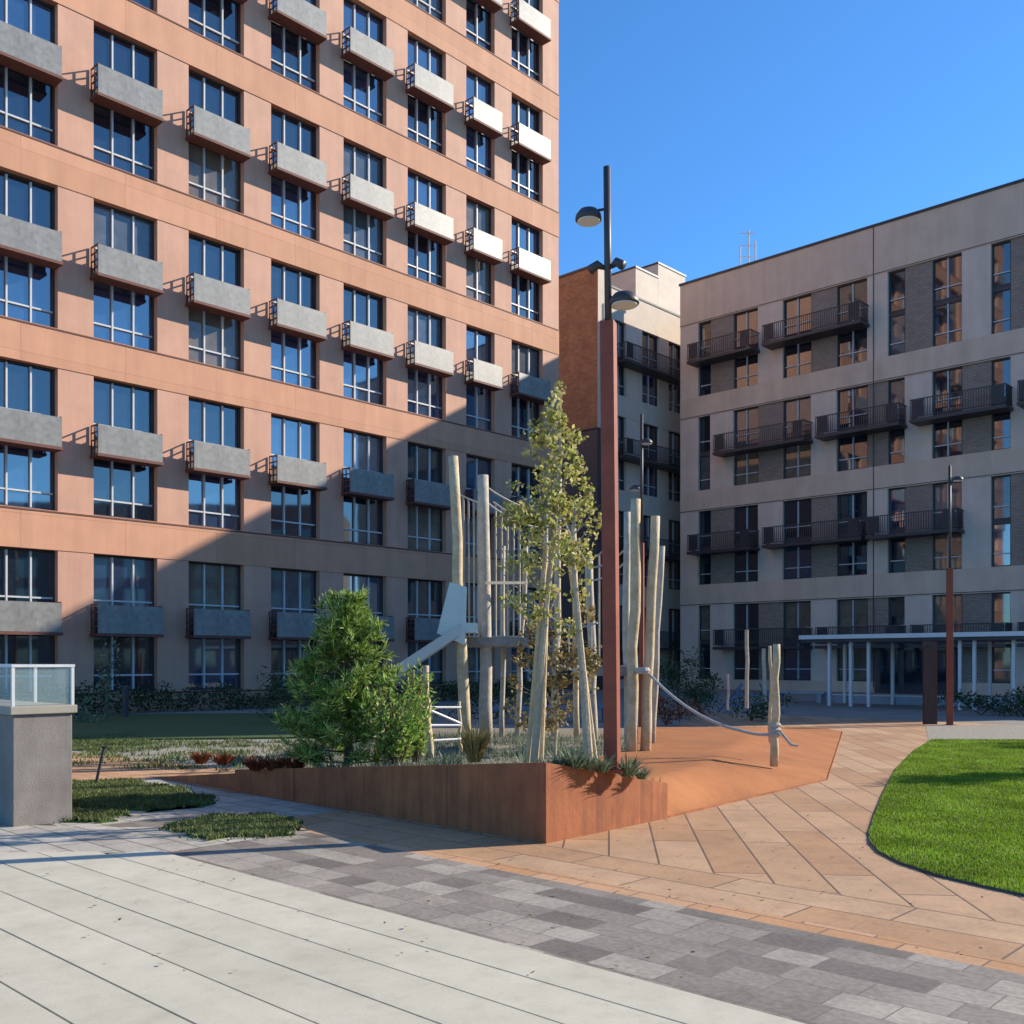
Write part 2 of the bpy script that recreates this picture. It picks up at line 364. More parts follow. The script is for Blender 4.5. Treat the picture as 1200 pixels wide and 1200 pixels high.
# ================================================================ RIGHT BUILDING
C0 = Vector((10.87, 65.0, 0))
def rt(x):
    r = (x-600)/F; return (r*C0.y-C0.x)/(e.x-e.y*r)
right = empty('apartment_block', C0, AE)
tag(right, 'long taupe apartment block in shade with dark barred balconies, right side', 'building')
wx = [(818,832), (859,888), (917,950), (980,1016), (1040,1060), (1092,1127), (1161,1184)]
W = [(rt(a), rt(b)) for a, b in wx]
last = W[-1][1]
for g_, wd in ((1.4, 1.7), (1.6, 1.3), (2.2, 1.7), (1.6, 1.3), (2.2, 1.7), (1.6, 1.3), (1.7, 1.7)):
    W.append((last+g_, last+g_+wd)); last = W[-1][1]
RL = 39.5; RT = 26.0
ZBR = .62; ZTR = 5.30
pairsA = [(0,1),(2,3),(4,5),(6,7),(8,9),(10,11),(12,13)]; pairsB = [(0,0),(1,2),(3,4),(5,6),(7,8),(9,10),(11,12),(13,13)]
mb = MB(); pm = MB(); bk = MB(); zprev = 0
for k in range(5):
    top = ZBR+6*k if k < 4 else RT
    mb.box(0, RL, 0, .4, zprev, top); zprev = ZTR+6*k
W = [(a, min(b, RL-1)) for a, b in W if a < RL-2]
def clampP(ps): return [(i, min(j, len(W)-1)) for i, j in ps if i < len(W)]
rw = {}
def rwin(wd):
    key = round(wd, 2)
    if key not in rw: rw[key] = (win_meshes(wd, 2.25, (.5,) if wd > 1.0 else (), .3), MB().box(0, wd, .22, .34, 2.25, 4.68-2.25).mesh('spandrel_panel', 'slate'))
    return rw[key]
rest = MB()
def rail_balcony(wd, dep=1.15):
    b = MB(); b.box(0, wd, -dep, -.002, -.1, .08)
    r = MB()
    for y in (-dep+.02,): r.box(.02, wd-.02, y, y+.05, 1.08, 1.13); r.box(.02, wd-.02, y, y+.04, .16, .20)
    for x in (.02, wd-.06): r.box(x, x+.04, -dep+.071, -.01, 1.08, 1.13); r.box(x, x+.04, -dep+.071, -.01, .16, .20)
    n = int(wd/.13)
    for i in range(n+1):
        x = .02+(wd-.06)*i/n; r.box(x, x+.035, -dep+.025, -dep+.05, .201, 1.079)
    for i in range(1, 8):
        y = -dep+.07+(dep-.1)*i/8
        for x in (.02, wd-.06): r.box(x+.005, x+.035, y, y+.035, .201, 1.079)
    for x0, x1 in ((.1, .75), (wd-.75, wd-.1)):                       # solid screens at both ends
        r.box(x0, x1, -dep+.055, -dep+.068, .21, 1.07)
    return b.mesh('balcony', 'dark'), r.mesh('railing', 'dark')
for k in range(4):
    prs = clampP(pairsA if k % 2 == 1 else pairsB)
    cur = 0
    for n_, (i, j) in enumerate(prs):
        a, b = W[i][0], W[j][1]
        pm.box(cur+(.003 if cur==0 else 0), a, .02, .4, ZBR+6*k, ZTR+6*k); cur = b
        if j > i: bk.box(W[i][1], W[j][0], .10, .4, ZBR+6*k, ZTR+6*k)
        for q in ([i] if i == j else [i, j]):
            wd = W[q][1]-W[q][0]
            for lv, zz in enumerate((ZBR+6*k, ZTR+6*k-2.25)):
                if q <= 6:
                    pick = random.choices((0, 1, 2, 3), (5, 1, 2, 2))[0]
                    put_window(rwin(wd)[0], right, W[q][0], .2, zz, pick)
                else: rest.box(W[q][0], W[q][1], .22, .27, zz, zz+2.25)
            link('spandrel_panel', rwin(wd)[1], right, (W[q][0], 0, ZBR+6*k))
        nob = (k == 3 and n_ >= 2) or (k == 1 and n_ == 3) or i == j
        if not nob:
            l0 = a-.75 if not (i == 0) else a-.1; l1 = b+.15
            bm_, rm_ = rail_balcony(l1-l0)
            bo = link('balcony', bm_, right, (l0, 0, ZBR+6*k+1.95)); link('railing', rm_, bo)
    pm.box(cur, RL-.003, .02, .4, ZBR+6*k, ZTR+6*k)
mb.build('wall', 'taupe', right); pm.build('pier', 'taupe_dark', right); bk.build('brick_panel', 'brick', right)
o = rest.build('window', 'g0', right); o['kind'] = 'stuff'
MB().box(.003, RL-.003, .401, 15, 0, RT-.6).build('rear_wall', 'taupe_dark', right)
MB().box(-.06, RL+.06, -.07, .5, RT+.001, RT+.14).build('roof_coping', 'dark', right)
jp = MB()
for x in (W[3][1]+.35, W[6][1]+.7):
    jp.box(x, x+.05, -.012, -.001, .3, RT-.02)
for k in range(4): jp.box(.01, RL, -.014, -.001, ZTR+6*k+.05, ZTR+6*k+.09)
jp.build('joint_profile', 'dark', right)
# ================================================================ MIDDLE WING (recessed, tower-parallel)
M0 = Vector((8.66, 65.6, 0))
def mt(x):
    r = (x-600)/F; return (r*M0.y-M0.x)/(d.x-d.y*r)
mid = empty('link_building', M0, AD)
tag(mid, 'recessed corner building between tower and taupe block with cream parapet and dark balconies', 'building')
a0, a1 = mt(692), mt(797)+8
MR = 25.2
mw = [(mt(721), mt(734)), (mt(753), mt(773)), (mt(784), mt(800))]
mb = MB(); pm = MB(); zprev = 0
for k in range(5):
    top = ZBR+6*k if k < 4 else MR
    mb.box(a0, a1, 0, .4, zprev, top); zprev = ZTR+6*k
for k in range(4):
    cur = a0
    for x0, x1 in mw:
        pm.box(cur, x0, .02, .4, ZBR+6*k, ZTR+6*k); cur = x1
        wd = x1-x0
        for zz in (ZBR+6*k, ZTR+6*k-2.25): put_window(rwin(wd)[0], mid, x0, .2, zz, random.choice((0, 0, 1, 2)))
        link('spandrel_panel', rwin(wd)[1], mid, (x0, 0, ZBR+6*k))
    pm.box(cur, a1, .02, .4, ZBR+6*k, ZTR+6*k)
    bm_, rm_ = rail_balcony(mw[2][1]-mw[0][0]+.2, 1.0)
    bo = link('balcony', bm_, mid, (mw[0][0]-.1, 0, ZBR+6*k+1.95)); link('railing', rm_, bo)
mb.build('wall', 'cream', mid); pm.build('pier', 'taupe_dark', mid)
MB().box(a0, a1, .401, 12, 0, MR-.5).build('rear_wall', 'taupe_dark', mid)
MB().box(a0-.03, a1, -.05, .45, MR+.001, MR+.12).build('roof_coping', 'cap', mid)
# penthouses on its roof
for (xa, xb, ya, yb, zt, nm) in ((2.0, 4.6, 2.2, 7.0, 28.6, 'a'), (5.2, 8.6, 2.6, 8.0, 29.9, 'b')):
    MB().box(xa, xb, ya, yb, MR-.49, zt).build('penthouse', 'cream', mid)
    MB().box(xa-.06, xb+.06, ya-.06, yb+.06, zt+.001, zt+.12).build('penthouse_coping', 'dark', mid)
# ochre stair block beside the tower
K0 = ap(700, 311, 61.0); K0.z = 0
och = empty('brick_stair_block', K0, AE)
tag(och, 'narrow ochre brick block with shade painted on its lower floors beside the orange tower edge', 'building')
zt = 1.75+464*61/F
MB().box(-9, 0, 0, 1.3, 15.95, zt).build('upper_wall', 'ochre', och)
MB().box(-9, -.003, .003, 1.297, 0, 15.9).build('lower_wall_shade', 'slate', och)  # darker material paints in the shade below the sun-reflecting upper wall
MB().box(-9, -1.6, 1.301, 9, 0, zt-.3).build('rear_wall', 'ochre', och)
MB().box(-9, .03, -.06, 1.33, 15.901, 15.949).build('ledge', 'dark', och)  # covers the seam where the painted shade begins
MB().box(-9.05, .05, -.06, 1.36, zt+.001, zt+.14).build('roof_coping', 'dark', och)
MB().box(.001, .035, .02, 1.28, 15.96, zt-.02).build('corner_trim', 'cream', och)
# roof masts
roofz = 25.4
for i, (x, y, hh) in enumerate(((838, 326, 1.3), (848, 324, 2.2), (856, 320, 1.4))):
    b = e*rt(x)+C0+Vector((d.x, d.y, 0))*3.0
    m_ = MB().tube([(b.x, b.y, roofz-.0), (b.x, b.y, roofz+2.0+hh)], .06)
    if i == 1:
        for q in (1.5, 2.2, 3.0): m_.bar((b.x-.5, b.y, roofz+q+1), (b.x+.5, b.y, roofz+q+1), .05)
    o = m_.build('roof_antenna', 'mull')
    tag(o, ('short thin antenna left of the crossbar mast on the far roof', 'tallest roof mast with crossbars on the taupe block', 'thin antenna right of the crossbar mast on the far roof')[i], 'antenna')
# unseen block, added so the lower tower windows mirror something dark
opp = empty('apartment_block', (56, 34, 0), R(-90)); tag(opp, 'unseen block added across the court to darken the tower window reflections', 'building')
MB().box(0, 94, 0, 14, 0, 18).build('wall', 'brick', opp)
wm = MB()
for k in range(5):
    for i in range(25): wm.box(1.5+i*3.6, 3.6+i*3.6, -.05, -.001, 1.0+k*3.1, 3.0+k*3.1)
o = wm.build('window', 'g0', opp); o['kind'] = 'stuff'
# ================================================================ GROUND
def sheet(name, pts, z, m, kind='structure', rot=0, th=None):
    mb = MB(); rm = Matrix.Rotation(-rot, 3, 'Z')
    ps = [rm @ Vector((p[0], p[1], 0)) for p in pts]
    ar = sum(ps[i].x*ps[(i+1)%len(ps)].y-ps[(i+1)%len(ps)].x*ps[i].y for i in range(len(ps)))
    if ar < 0: ps = ps[::-1]
    mb.v = [(p.x, p.y, 0) for p in ps]; mb.f = [tuple(range(len(ps)))]
    o = mb.build(name, m); o.location = (0, 0, z); o.rotation_euler = (0, 0, rot); o['kind'] = kind
    return o
def em(u, v): return e*u+d*v            # u metres along the blocks' line, v metres towards them
sheet('ground', [(-400,-200), (400,-200), (400,600), (-400,600)], 0, 'ground')
# grey paver band, pale plaza, tan courses, tan field
sheet('plaza_paving', [em(-30, 3.0), em(-6.8, 3.0), em(-6.8, 9.8), em(-7.0, 10.6), em(-30, 10.6)], .004, 'plaza', rot=AE)
sheet('slab_bed', [em(-30, -9), em(14, -9), em(14, 4.42), em(-9.0, 4.42), em(-30, 4.42)], .008, 'slab_gap', rot=AE)
sheet('grey_pavement', [em(-10.5, 4.42), em(14, 4.42), em(14, 6.0), em(-10.5, 6.0)], .012, 'greypave', rot=AE)
sheet('pavement_edge', [em(-9.5, 6.0), em(14, 6.0), em(14, 6.22), em(-9.5, 6.22)], .012, 'tan_edge', rot=AE)
sheet('pavement_course', [em(-9.5, 6.22), em(14, 6.22), em(14, 7.12), em(-9.5, 7.12)], .012, 'tan_course', rot=AE)
M['tan_course'].node_tree.nodes['Mapping'].inputs['Location'].default_value = (0, -6.20+.02, 0)
sheet('tan_pavement', [em(-9.5, 7.12), em(14, 7.12), em(14, 29.5), em(-19, 29.5), em(-9.5, 12)], .010, 'tan')
# light slabs: real strips with open joints
PA = gp(0, 1003); PD = gp(200, 1000.5)-PA
sb = MB(); v = 4.42
row = 0
while v > -6:
    v0 = v-.388; u = -11.8+random.random()*2.0 + (0 if v > 4 else 0)
    u_start = -30
    u = u_start
    first = True
    while u < 8:
        if u+4.9 < -12: u += 3.3; continue
        L_ = random.choice((3.2, 4.8, 4.8))
        if u+L_ > 8: L_ = 8-u
        za = .030+random.random()*.0015
        ul = [(PA + PD*((vv-PA.dot(d))/PD.dot(d))).dot(e) for vv in (v0+.001, v-.001)]     # where the strip meets the paving line
        x0_ = [max(u, q) for q in ul]; x1_ = u+L_-.004
        if x1_ > max(x0_)+.05: sb.prism([(x0_[0], v0+.001), (x1_, v0+.001), (x1_, v-.001), (x0_[1], v-.001)], .009, za)
        u += L_
    v -= .40; row += 1
o = sb.build('light_pavement', 'slab'); o.rotation_euler = (0, 0, AE); o['kind'] = 'structure'
sheet('pale_paving', [PA-PD*8, PA+PD*1.0, gp(300, 985), gp(345, 975), gp(-300, 962), gp(-900, 962)], .016, 'plaza', rot=AE)
# lawn on the right
lawn_px = [(1092,868), (1070,882), (1050,903), (1036,930), (1026,955), (1019,978), (1020,990), (1030,1001), (1055,1014), (1100,1029), (1150,1041), (1200,1052), (1300,1070)]
lp = [gp(x, y) for x, y in lawn_px]; lp.append(Vector((14, 9, 0))); lp.append(Vector((24, 17, 0))); lp.append(Vector((20.5, 21.6, 0)))
def lawn_obj(name, pts, zt, label=None):
    mb = MB(); ps = [(p.x, p.y) for p in pts]
    ar = sum(ps[i][0]*ps[(i+1)%len(ps)][1]-ps[(i+1)%len(ps)][0]*ps[i][1] for i in range(len(ps)))
    if ar < 0: ps = ps[::-1]
    mb.prism(ps, .001, zt); o = mb.build(name, 'lawn'); o['kind'] = 'structure'; return o
lawn_obj('lawn', lp, .02)
ed = MB(); pe = lp[:13]
for i in range(12): ed.bar(pe[i]+Vector((0,0,.014)), pe[i+1]+Vector((0,0,.014)), .008, .03)
o = ed.build('lawn_edging', 'dark'); tag(o, 'thin dark steel edging curving round the bright lawn', 'edging')
def inside(pt, poly):
    x, y = pt; c = False; n = len(poly)
    for i in range(n):
        a = poly[i]; b = poly[(i+1) % n]
        if (a.y > y) != (b.y > y) and x < (b.x-a.x)*(y-a.y)/(b.y-a.y)+a.x: c = not c
    return c
def blades(name, poly, n, hgt, m, z0=.018, wd=.006, lab=None, near=True):
    xs = [p.x for p in poly]; ys = [p.y for p in poly]; mb = MB(); c = 0; tries = 0
    rnd = random.Random(3)
    y0, y1 = min(ys), max(ys)
    while c < n and tries < n*6:
        tries += 1
        y = y0+(y1-y0)*rnd.random()**(1.6 if near else 1); x = rnd.uniform(min(xs), max(xs))
        if abs(x)/max(y, .1) > .56 or not inside((x, y), poly): continue
        hh = hgt*rnd.uniform(.5, 1.2); a = rnd.uniform(0, math.pi); k = 1+y*.09
        dx = math.cos(a)*wd*k; dy = math.sin(a)*wd*k
        lx = rnd.uniform(-.5, .5)*hh; ly = rnd.uniform(-.5, .5)*hh
        mb.tri((x-dx, y-dy, z0), (x+dx, y+dy, z0), (x+lx, y+ly, z0+hh)); c += 1
    o = mb.build(name, m); tag(o, lab, 'grass', kind='stuff'); return o
blades('lawn_grass', lp, 230000, .034, 'grass', wd=.0045, lab='bright green short grass of the curved lawn at right')
# far gravel strip + left ground zones
sheet('gravel_strip', [gp(1088, 868), gp(1085, 851), gp(1500, 848), gp(1500, 872)], .014, 'gravel')
sheet('gravel_bed', [gp(75, 898), gp(75, 868), gp(350, 866), gp(460, 868), gp(400, 905), gp(190, 903)], .008, 'gravel')
sheet('sandy_path', [gp(-40, 925), gp(-40, 885), gp(75, 882), gp(190, 893), gp(300, 905), gp(275, 930), gp(180, 912)], .012, 'tan_edge', rot=AE)
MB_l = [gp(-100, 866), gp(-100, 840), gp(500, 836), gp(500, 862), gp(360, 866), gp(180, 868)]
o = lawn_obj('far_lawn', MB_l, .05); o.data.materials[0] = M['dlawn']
strips = [[gp(40,919), gp(140,917), gp(200,925), gp(262,942), gp(180,952), gp(110,950), gp(60,945)],
          [gp(60,950), gp(150,957), gp(120,965), gp(60,962)],
          [gp(195,972), gp(250,960), gp(310,957), gp(348,968), gp(335,980), gp(240,987)],
          [gp(40,880), gp(40,866), gp(150,862), gp(190,872), gp(130,880)]]
_rj = random.Random(12)
def ragged(ps, n=7, k=.09):
    out = []
    for i in range(len(ps)):
        for j in range(n): q = ps[i].lerp(ps[(i+1) % len(ps)], j/n); out.append(q+Vector((_rj.gauss(0, k), _rj.gauss(0, k*.8), 0)))
    return out
strips = [ragged(q) for q in strips]
for s_ in strips:
    lawn_obj('grass_strip', s_, .022)
allb = MB(); rnd = random.Random(9)
for s_, n in zip(strips, (16000, 3000, 10000, 9000)):
    xs = [p.x for p in s_]; ys = [p.y for p in s_]; c = 0
    while c < n:
        x = rnd.uniform(min(xs), max(xs)); y = rnd.uniform(min(ys), max(ys))
        if not inside((x, y), s_) and not (rnd.random() < .12 and inside((x+rnd.gauss(0,.1), y+rnd.gauss(0,.1)), s_)): continue
        c += 1; hh = rnd.uniform(.015, .05); a = rnd.uniform(0, 3.1); k = .012
        allb.tri((x-math.cos(a)*k, y-math.sin(a)*k, .02), (x+math.cos(a)*k, y+math.sin(a)*k, .02), (x+rnd.uniform(-.04,.04), y+rnd.uniform(-.04,.04), .03+hh))
gbp = [gp(75, 898), gp(75, 868), gp(350, 866), gp(460, 868), gp(400, 905), gp(190, 903)]
for i in range(260):                                            # sparse weeds in the gravel
    cx = rnd.uniform(-10.5, -2); cy = rnd.uniform(15.5, 22)
    if not inside((cx, cy), gbp): continue
    for j in range(45):
        x = cx+rnd.gauss(0, .16); y = cy+rnd.gauss(0, .16); a = rnd.uniform(0, 3.1); k = .014
        allb.tri((x-math.cos(a)*k, y-math.sin(a)*k, .005), (x+math.cos(a)*k, y+math.sin(a)*k, .005), (x+rnd.uniform(-.05,.05), y+rnd.uniform(-.05,.05), rnd.uniform(.03,.10)))
fl = MB()
for i in range(260):                                            # fallen leaves blown over the paving
    x = rnd.gauss(.5, 3.2); y = rnd.uniform(5.5, 12.5)
    sx = (Vector((x, y, 0))-KC0).dot(e); 
    if inside((x, y), [gp(640,992), gp(970,915), gp(988,858), gp(560,850), gp(275,928)]): continue
    a = rnd.uniform(0, 6.28); q = rnd.uniform(.010, .022); z = .042 if (Vector((x, y, 0)).dot(d) < 4.45) else .022
    ca, sa = math.cos(a)*q, math.sin(a)*q
    fl.quad((x-ca, y-sa, z), (x+sa*.6, y-ca*.6, z+rnd.uniform(0,.008)), (x+ca, y+sa, z+rnd.uniform(0,.01)), (x-sa*.6, y+ca*.6, z))
fo2 = fl.build('fallen_leaves', 'autumn'); tag(fo2, 'tiny fallen leaves scattered over the paving', 'leaves', kind='stuff')
o = allb.build('strip_grass', 'grass'); o.data.materials[0] = M['mgrass']; tag(o, 'patchy grass growing between pavers at left', 'grass', kind='stuff')
# ================================================================ PLAY MOUND + CORTEN EDGE
KC = gp(640, 990); KR = gp(782, 960); RE = gp(970, 915); RB = gp(988, 858); LE = gp(275, 928); L2 = gp(185, 912)
hK = .785; hR = .40; hL = .30
def mound_z(x, y):
    p = Vector((x, y, 0))
    plate = .30
    # distance behind the right edge line and the left edge line
    dr = (RE-KC).normalized(); nr = Vector((-dr.y, dr.x, 0)); sr = (p-KC).dot(dr); vr = (p-KC).dot(nr)
    dl = (LE-KC).normalized(); nl = Vector((dl.y, -dl.x, 0)); s_l = (p-KC).dot(dl); vl = (p-KC).dot(nl)
    Lr = (KR-KC).length; Lt = (RE-KC).length; Ll = (LE-KC).length
    er = hK+(hR-hK)*min(max(0, sr), Lr)/Lr
    el = hK+(hL-hK)*min(1.2, max(0, s_l)/Ll)
    wr = math.exp(-max(0, vr)/1.3); wl = math.exp(-max(0, vl)/1.3)
    z = plate
    zr = er*wr+plate*(1-wr); zl = el*wl+plate*(1-wl)
    a = 1/(max(vr, .0)+.05)**2; b = 1/(max(vl, .0)+.05)**2
    z = (zr*a+zl*b)/(a+b)
    # sink to ground at the far side
    far = max(0, min(1, (26.0-y)/4.0)); z *= far
    # right end
    rr = (RB-RE).normalized(); nn = Vector((-rr.y, rr.x, 0)); dd = (p-RE).dot(nn)
    z *= max(0, min(1, (dd+.02)/1.6))
    # left end
    if sr > Lr-.002:                                            # bank rising from the paving, gentler along its length
        wb = .35+1.5*(sr-Lr)/(Lt-Lr); q = max(0, min(1, vr/wb)); z = min(z, hR*(1-(1-q)**2)*.98)
    for a_, b_ in BACK:
        ab = b_-a_; t_ = max(0, min(1, (p-a_).dot(ab)/ab.dot(ab))); z *= min(1, .02+(p-a_-ab*t_).length/1.6)
    return max(z, .0)
BKL = gp(330, 868); PN = Vector((-(RE-KC).normalized().y, (RE-KC).normalized().x, 0))
poly = [KC, KR, KR+PN*2.2, Vector((2.02, 16.5, 0)), gp(741, 853), gp(560, 850), BKL, gp(300, 900), LE]
BACK = [(gp(988,858), gp(960,852)), (gp(960,852), gp(560,850)), (gp(560,850), BKL), (BKL, gp(300,900))]
def mound(name, poly, m, dz, step=.14):
    xs = [p.x for p in poly]; ys = [p.y for p in poly]
    st = .12 if m == 'rubber' else .3
    import bmesh
    bm = bmesh.new(); vs = [bm.verts.new((p.x, p.y, 0)) for p in poly]; bm.faces.new(vs)
    x = min(xs)
    while x < max(xs):
        g = bm.verts[:]+bm.edges[:]+bm.faces[:]; bmesh.ops.bisect_plane(bm, geom=g, plane_co=(x, 0, 0), plane_no=(1, 0, 0)); x += st
    y = min(ys)
    while y < max(ys):
        g = bm.verts[:]+bm.edges[:]+bm.faces[:]; bmesh.ops.bisect_plane(bm, geom=g, plane_co=(0, y, 0), plane_no=(0, 1, 0)); y += st
    for v_ in bm.verts: v_.co.z = mound_z(v_.co.x, v_.co.y)+dz
    bm.normal_update()
    if sum(f.normal.z for f in bm.faces) < 0: bmesh.ops.reverse_faces(bm, faces=bm.faces[:])
    me = bpy.data.meshes.new(name); bm.to_mesh(me); bm.free(); me.materials.append(M[m])
    me.polygons.foreach_set('use_smooth', [True]*len(me.polygons))
    o = link(name, me); o['kind'] = 'structure'; return o
mound('planting_bed', poly, 'soil', -.01)
nrm_r = Vector((-(RE-KC).normalized().y, (RE-KC).normalized().x, 0))
mr_in = KR+nrm_r*1.3
mound('rubber_surface', [KR, RE, RB, gp(960, 853), gp(740, 853), Vector((2.0, 16.5, 0)), KR+nrm_r*2.2], 'rubber', .012)
cov = MB(); rnd = random.Random(19)
for i in range(420):                                            # low ground cover over the bed
    cx = rnd.uniform(-4.2, 2.2); cy = rnd.uniform(10.2, 20)
    if not inside((cx, cy), poly) or cx < -3.2 and cy < 12: continue
    for j in range(38):
        x = cx+rnd.gauss(0, .14); y = cy+rnd.gauss(0, .14)
        if not inside((x, y), poly): continue
        a = rnd.uniform(0, 3.1); k = .010; z = mound_z(x, y)-.02
        cov.tri((x-math.cos(a)*k, y-math.sin(a)*k, z), (x+math.cos(a)*k, y+math.sin(a)*k, z), (x+rnd.uniform(-.05,.05), y+rnd.uniform(-.05,.05), z+rnd.uniform(.05,.13)))
o = cov.build('ground_cover', 'greyleaf'); tag(o, 'thin silvery ground cover on the planted mound', 'ground cover', kind='stuff')
# corten plates: tapered walls with thickness
def plate(mb, a, b, ha, hb, th, inn):
    a = Vector(a); b = Vector(b); n = len(mb.v)
    for p, h_ in ((a, ha), (b, hb)):
        for off in (Vector((0,0,0)), inn*th):
            q = p+off; mb.v += [(q.x, q.y, -.05), (q.x, q.y, h_)]
    # a: n..n+3 (out lo, out hi, in lo, in hi); b: n+4..
    for f_ in ((0,4,5,1), (2,3,7,6), (1,5,7,3), (0,1,3,2), (4,6,7,5), (0,2,6,4)): mb.f.append(tuple(n+i for i in f_))
pl_ = empty('planter_edging', KC)
tag(pl_, 'rusty orange corten steel retaining edge with sharp corner round the planted mound', 'planter')
inl = Vector(((LE-KC).normalized().y, -(LE-KC).normalized().x, 0))
mb = MB(); plate(mb, KC-KC, KR-KC, hK, hR, .02, nrm_r); mb.build('edge_plate', 'corten', pl_)
mb = MB()
for i in range(4):
    a = KC.lerp(LE, i/4)-KC; b = KC.lerp(LE, (i+1)/4)-KC
    f0 = hK+(hL-hK)*i/4; f1 = hK+(hL-hK)*(i+1)/4
    g = (LE-KC).normalized()*.004
    plate(mb, a+g, b-g, f0, f1, .02, inl)
mb.build('edge_plate', 'corten', pl_)
mb = MB(); plate(mb, KR-KC+nrm_r*.0+(RE-KR).normalized()*.002, KR-KC+nrm_r*.6+(RE-KR).normalized()*.002, hR, hR*.9, .014, (KC-KR).normalized()); mb.build('edge_plate', 'corten', pl_)
mb = MB(); plate(mb, LE-KC, L2-KC, hL-.05, .02, .02, inl); mb.build('edge_plate', 'corten', pl_)
mb = MB(); plate(mb, KR-KC, RE-KC, .035, .03, .012, nrm_r); plate(mb, RE-KC, RB-KC, .03, .03, .012, nrm_r); mb.build('edge_plate', 'corten', pl_)
# ================================================================ LAMP MASTS
def head(mb, c, r):
    mb.lathe(c, [(r*.25, .10), (r*.7, .085), (r, .03), (r*1.03, -.01), (r, -.02)])
def lamp(base, hw, ht, label, heads, wl=.17):
    t = empty('lamp_mast', base, R(-20)); tag(t, label, 'street lamp')
    MB().box(-wl/2, wl/2, -wl/2, wl/2, 0, hw).build('pole', 'corten_pole', t, bevel=.006)
    MB().tube([(0, 0, hw+.001), (0, 0, ht)], .038, 12).build('upper_pole', 'dark', t, smooth=True)
    MB().box(-wl*.9, wl*.9, -wl*.9, wl*.9, -.02, .015).build('base_plate', 'corten_pole', t)
    for (dx, z, r) in heads:
        hb = MB(); head(hb, (dx, 0, z), r); hb.tube([(0, 0, z+.07), (dx, 0, z+.07)], .014, 6)
        ho = hb.build('lamp_head', 'dark', t, smooth=True)
        MB().lathe((dx, 0, z-.035), [(r*.9, 0), (r*.88, .013)]).build('diffuser', 'diffuser', ho)
    return t
b = ap(717.5, 897, 10.35); 
lamp(b-Vector((0,0,.05)), 4.62, 6.22, 'tall rusty corten lamp mast with round heads on the planter corner', [(-.20, 5.72, .135), (.17, 4.80, .15)], .145)
bpy.data.objects['lamp_mast'].rotation_euler = (0, -.0092, R(-20))
sp = bpy.data.objects[[o.name for o in bpy.data.objects if o.name.startswith('lamp_mast')][0]]
for sx in (-1, 1):
    MB().tube([(sx*.03, 0, 5.18), (sx*.10, -.02, 5.22), (sx*.17, -.06, 5.16)], [.02, .045, .05], 10).build('spotlight', 'dark', sp, smooth=True)
b = gp(1113, 850)
t2 = lamp(b, 4.3, 7.1, 'distant rusty lamp mast beside the gravel strip at right', [(.2, 6.7, .14)], .17)
b = Vector((3.12, 24.2, 0))
lamp(b, 4.6, 7.7, 'thin rusty lamp mast behind the right playground logs', [(.12, 7.0, .14), (-.15, 5.9, .14)], .11)
# ================================================================ PLAY STRUCTURE
def wob(a, b, n=7, amp=.02, seed=0):
    rr = random.Random(seed); a = Vector(a); b = Vector(b); out = []
    for i in range(n):
        p = a.lerp(b, i/(n-1)); k = amp*math.sin(math.pi*i/(n-1))
        out.append(p+Vector((rr.uniform(-k, k), rr.uniform(-k, k), 0)))
    return out
def logp(parent, top, base, r, m='log', seed=0, name='post'):
    pts = wob(base, top, 8, .028, seed); rr = random.Random(seed)
    rad = [r*(1.02-.16*i/7)*rr.uniform(.96, 1.04) for i in range(8)]
    mb = MB(); mb.tube(pts, rad, 12)
    return mb.build(name, m, parent, smooth=True)
O = Vector((-.5, 18, 0))
ps = empty('climbing_tower', O); tag(ps, 'wooden climbing tower of tall logs with rods, ropes, deck and steel slide', 'playground')
def L(x, y, D): return ap(x, y, D)-O
logp(ps, L(531,535,17.8), L(546,875,17.8), .10, seed=1)
logp(ps, L(566,557,18.2), L(570,872,18.2), .115, 'log_grey', seed=2)
logp(ps, L(616,640,19.2), L(606,868,19.2), .055, 'log_grey', seed=3)
logp(ps, L(690,655,18.6), L(696,872,18.6), .085, 'log_grey', seed=4)
logp(ps, L(745,585,16), L(740,890,16), .092, seed=5)
logp(ps, L(768,605,16.1), L(756,890,16.1), .085, 'log', seed=6)
logp(ps, L(735,600,17.2), L(736,880,17.2), .07, 'log_grey', seed=7)
logp(ps, L(672,615,19.3), L(676,868,19.3), .06, 'log', seed=41)
logp(ps, L(590,640,19.4), L(588,868,19.4), .05, 'log_grey', seed=42)
logp(ps, L(776,640,17.6), L(764,876,17.6), .06, 'log_grey', seed=43)
logp(ps, L(640,600,19.8), L(636,866,19.8), .055, 'log_grey', seed=44)
logp(ps, L(655,560,19.5), L(650,868,19.5), .07, 'log_grey', seed=8)
for grp in ([((538,578),(539,748),18.9), ((543,581),(544,748),18.9), ((549,584),(550,748),18.9), ((555,587),(556,748),18.9), ((560,590),(561,748),18.9), ((534,578),(562,590),18.9), ((534,746),(562,746),18.9)],
            [((x, 590+5*i), (x, 748), 18.9) for i, x in enumerate((581,588,595,602,609))]+[((578,588),(612,612),18.9), ((578,746),(612,746),18.9)],
            [((x, 650-8*i), (x, 788), 17.8) for i, x in enumerate((702,709,716,723))]+[((700,652),(725,626),17.8), ((700,786),(725,786),17.8)]):
    rr = MB()
    for p_, q_, D_ in grp: rr.tube([L(p_[0], p_[1], D_), L(q_[0], q_[1], D_)], .018, 6)
    rr.build('rod_screen', 'log_grey', ps)
dk = MB(); a = L(545,748,18.0); b_ = L(622,748,18.0)
dk.box(a.x, b_.x, a.y, a.y+1.7, a.z-.14, a.z+.02); dk.build('deck', 'wood', ps)
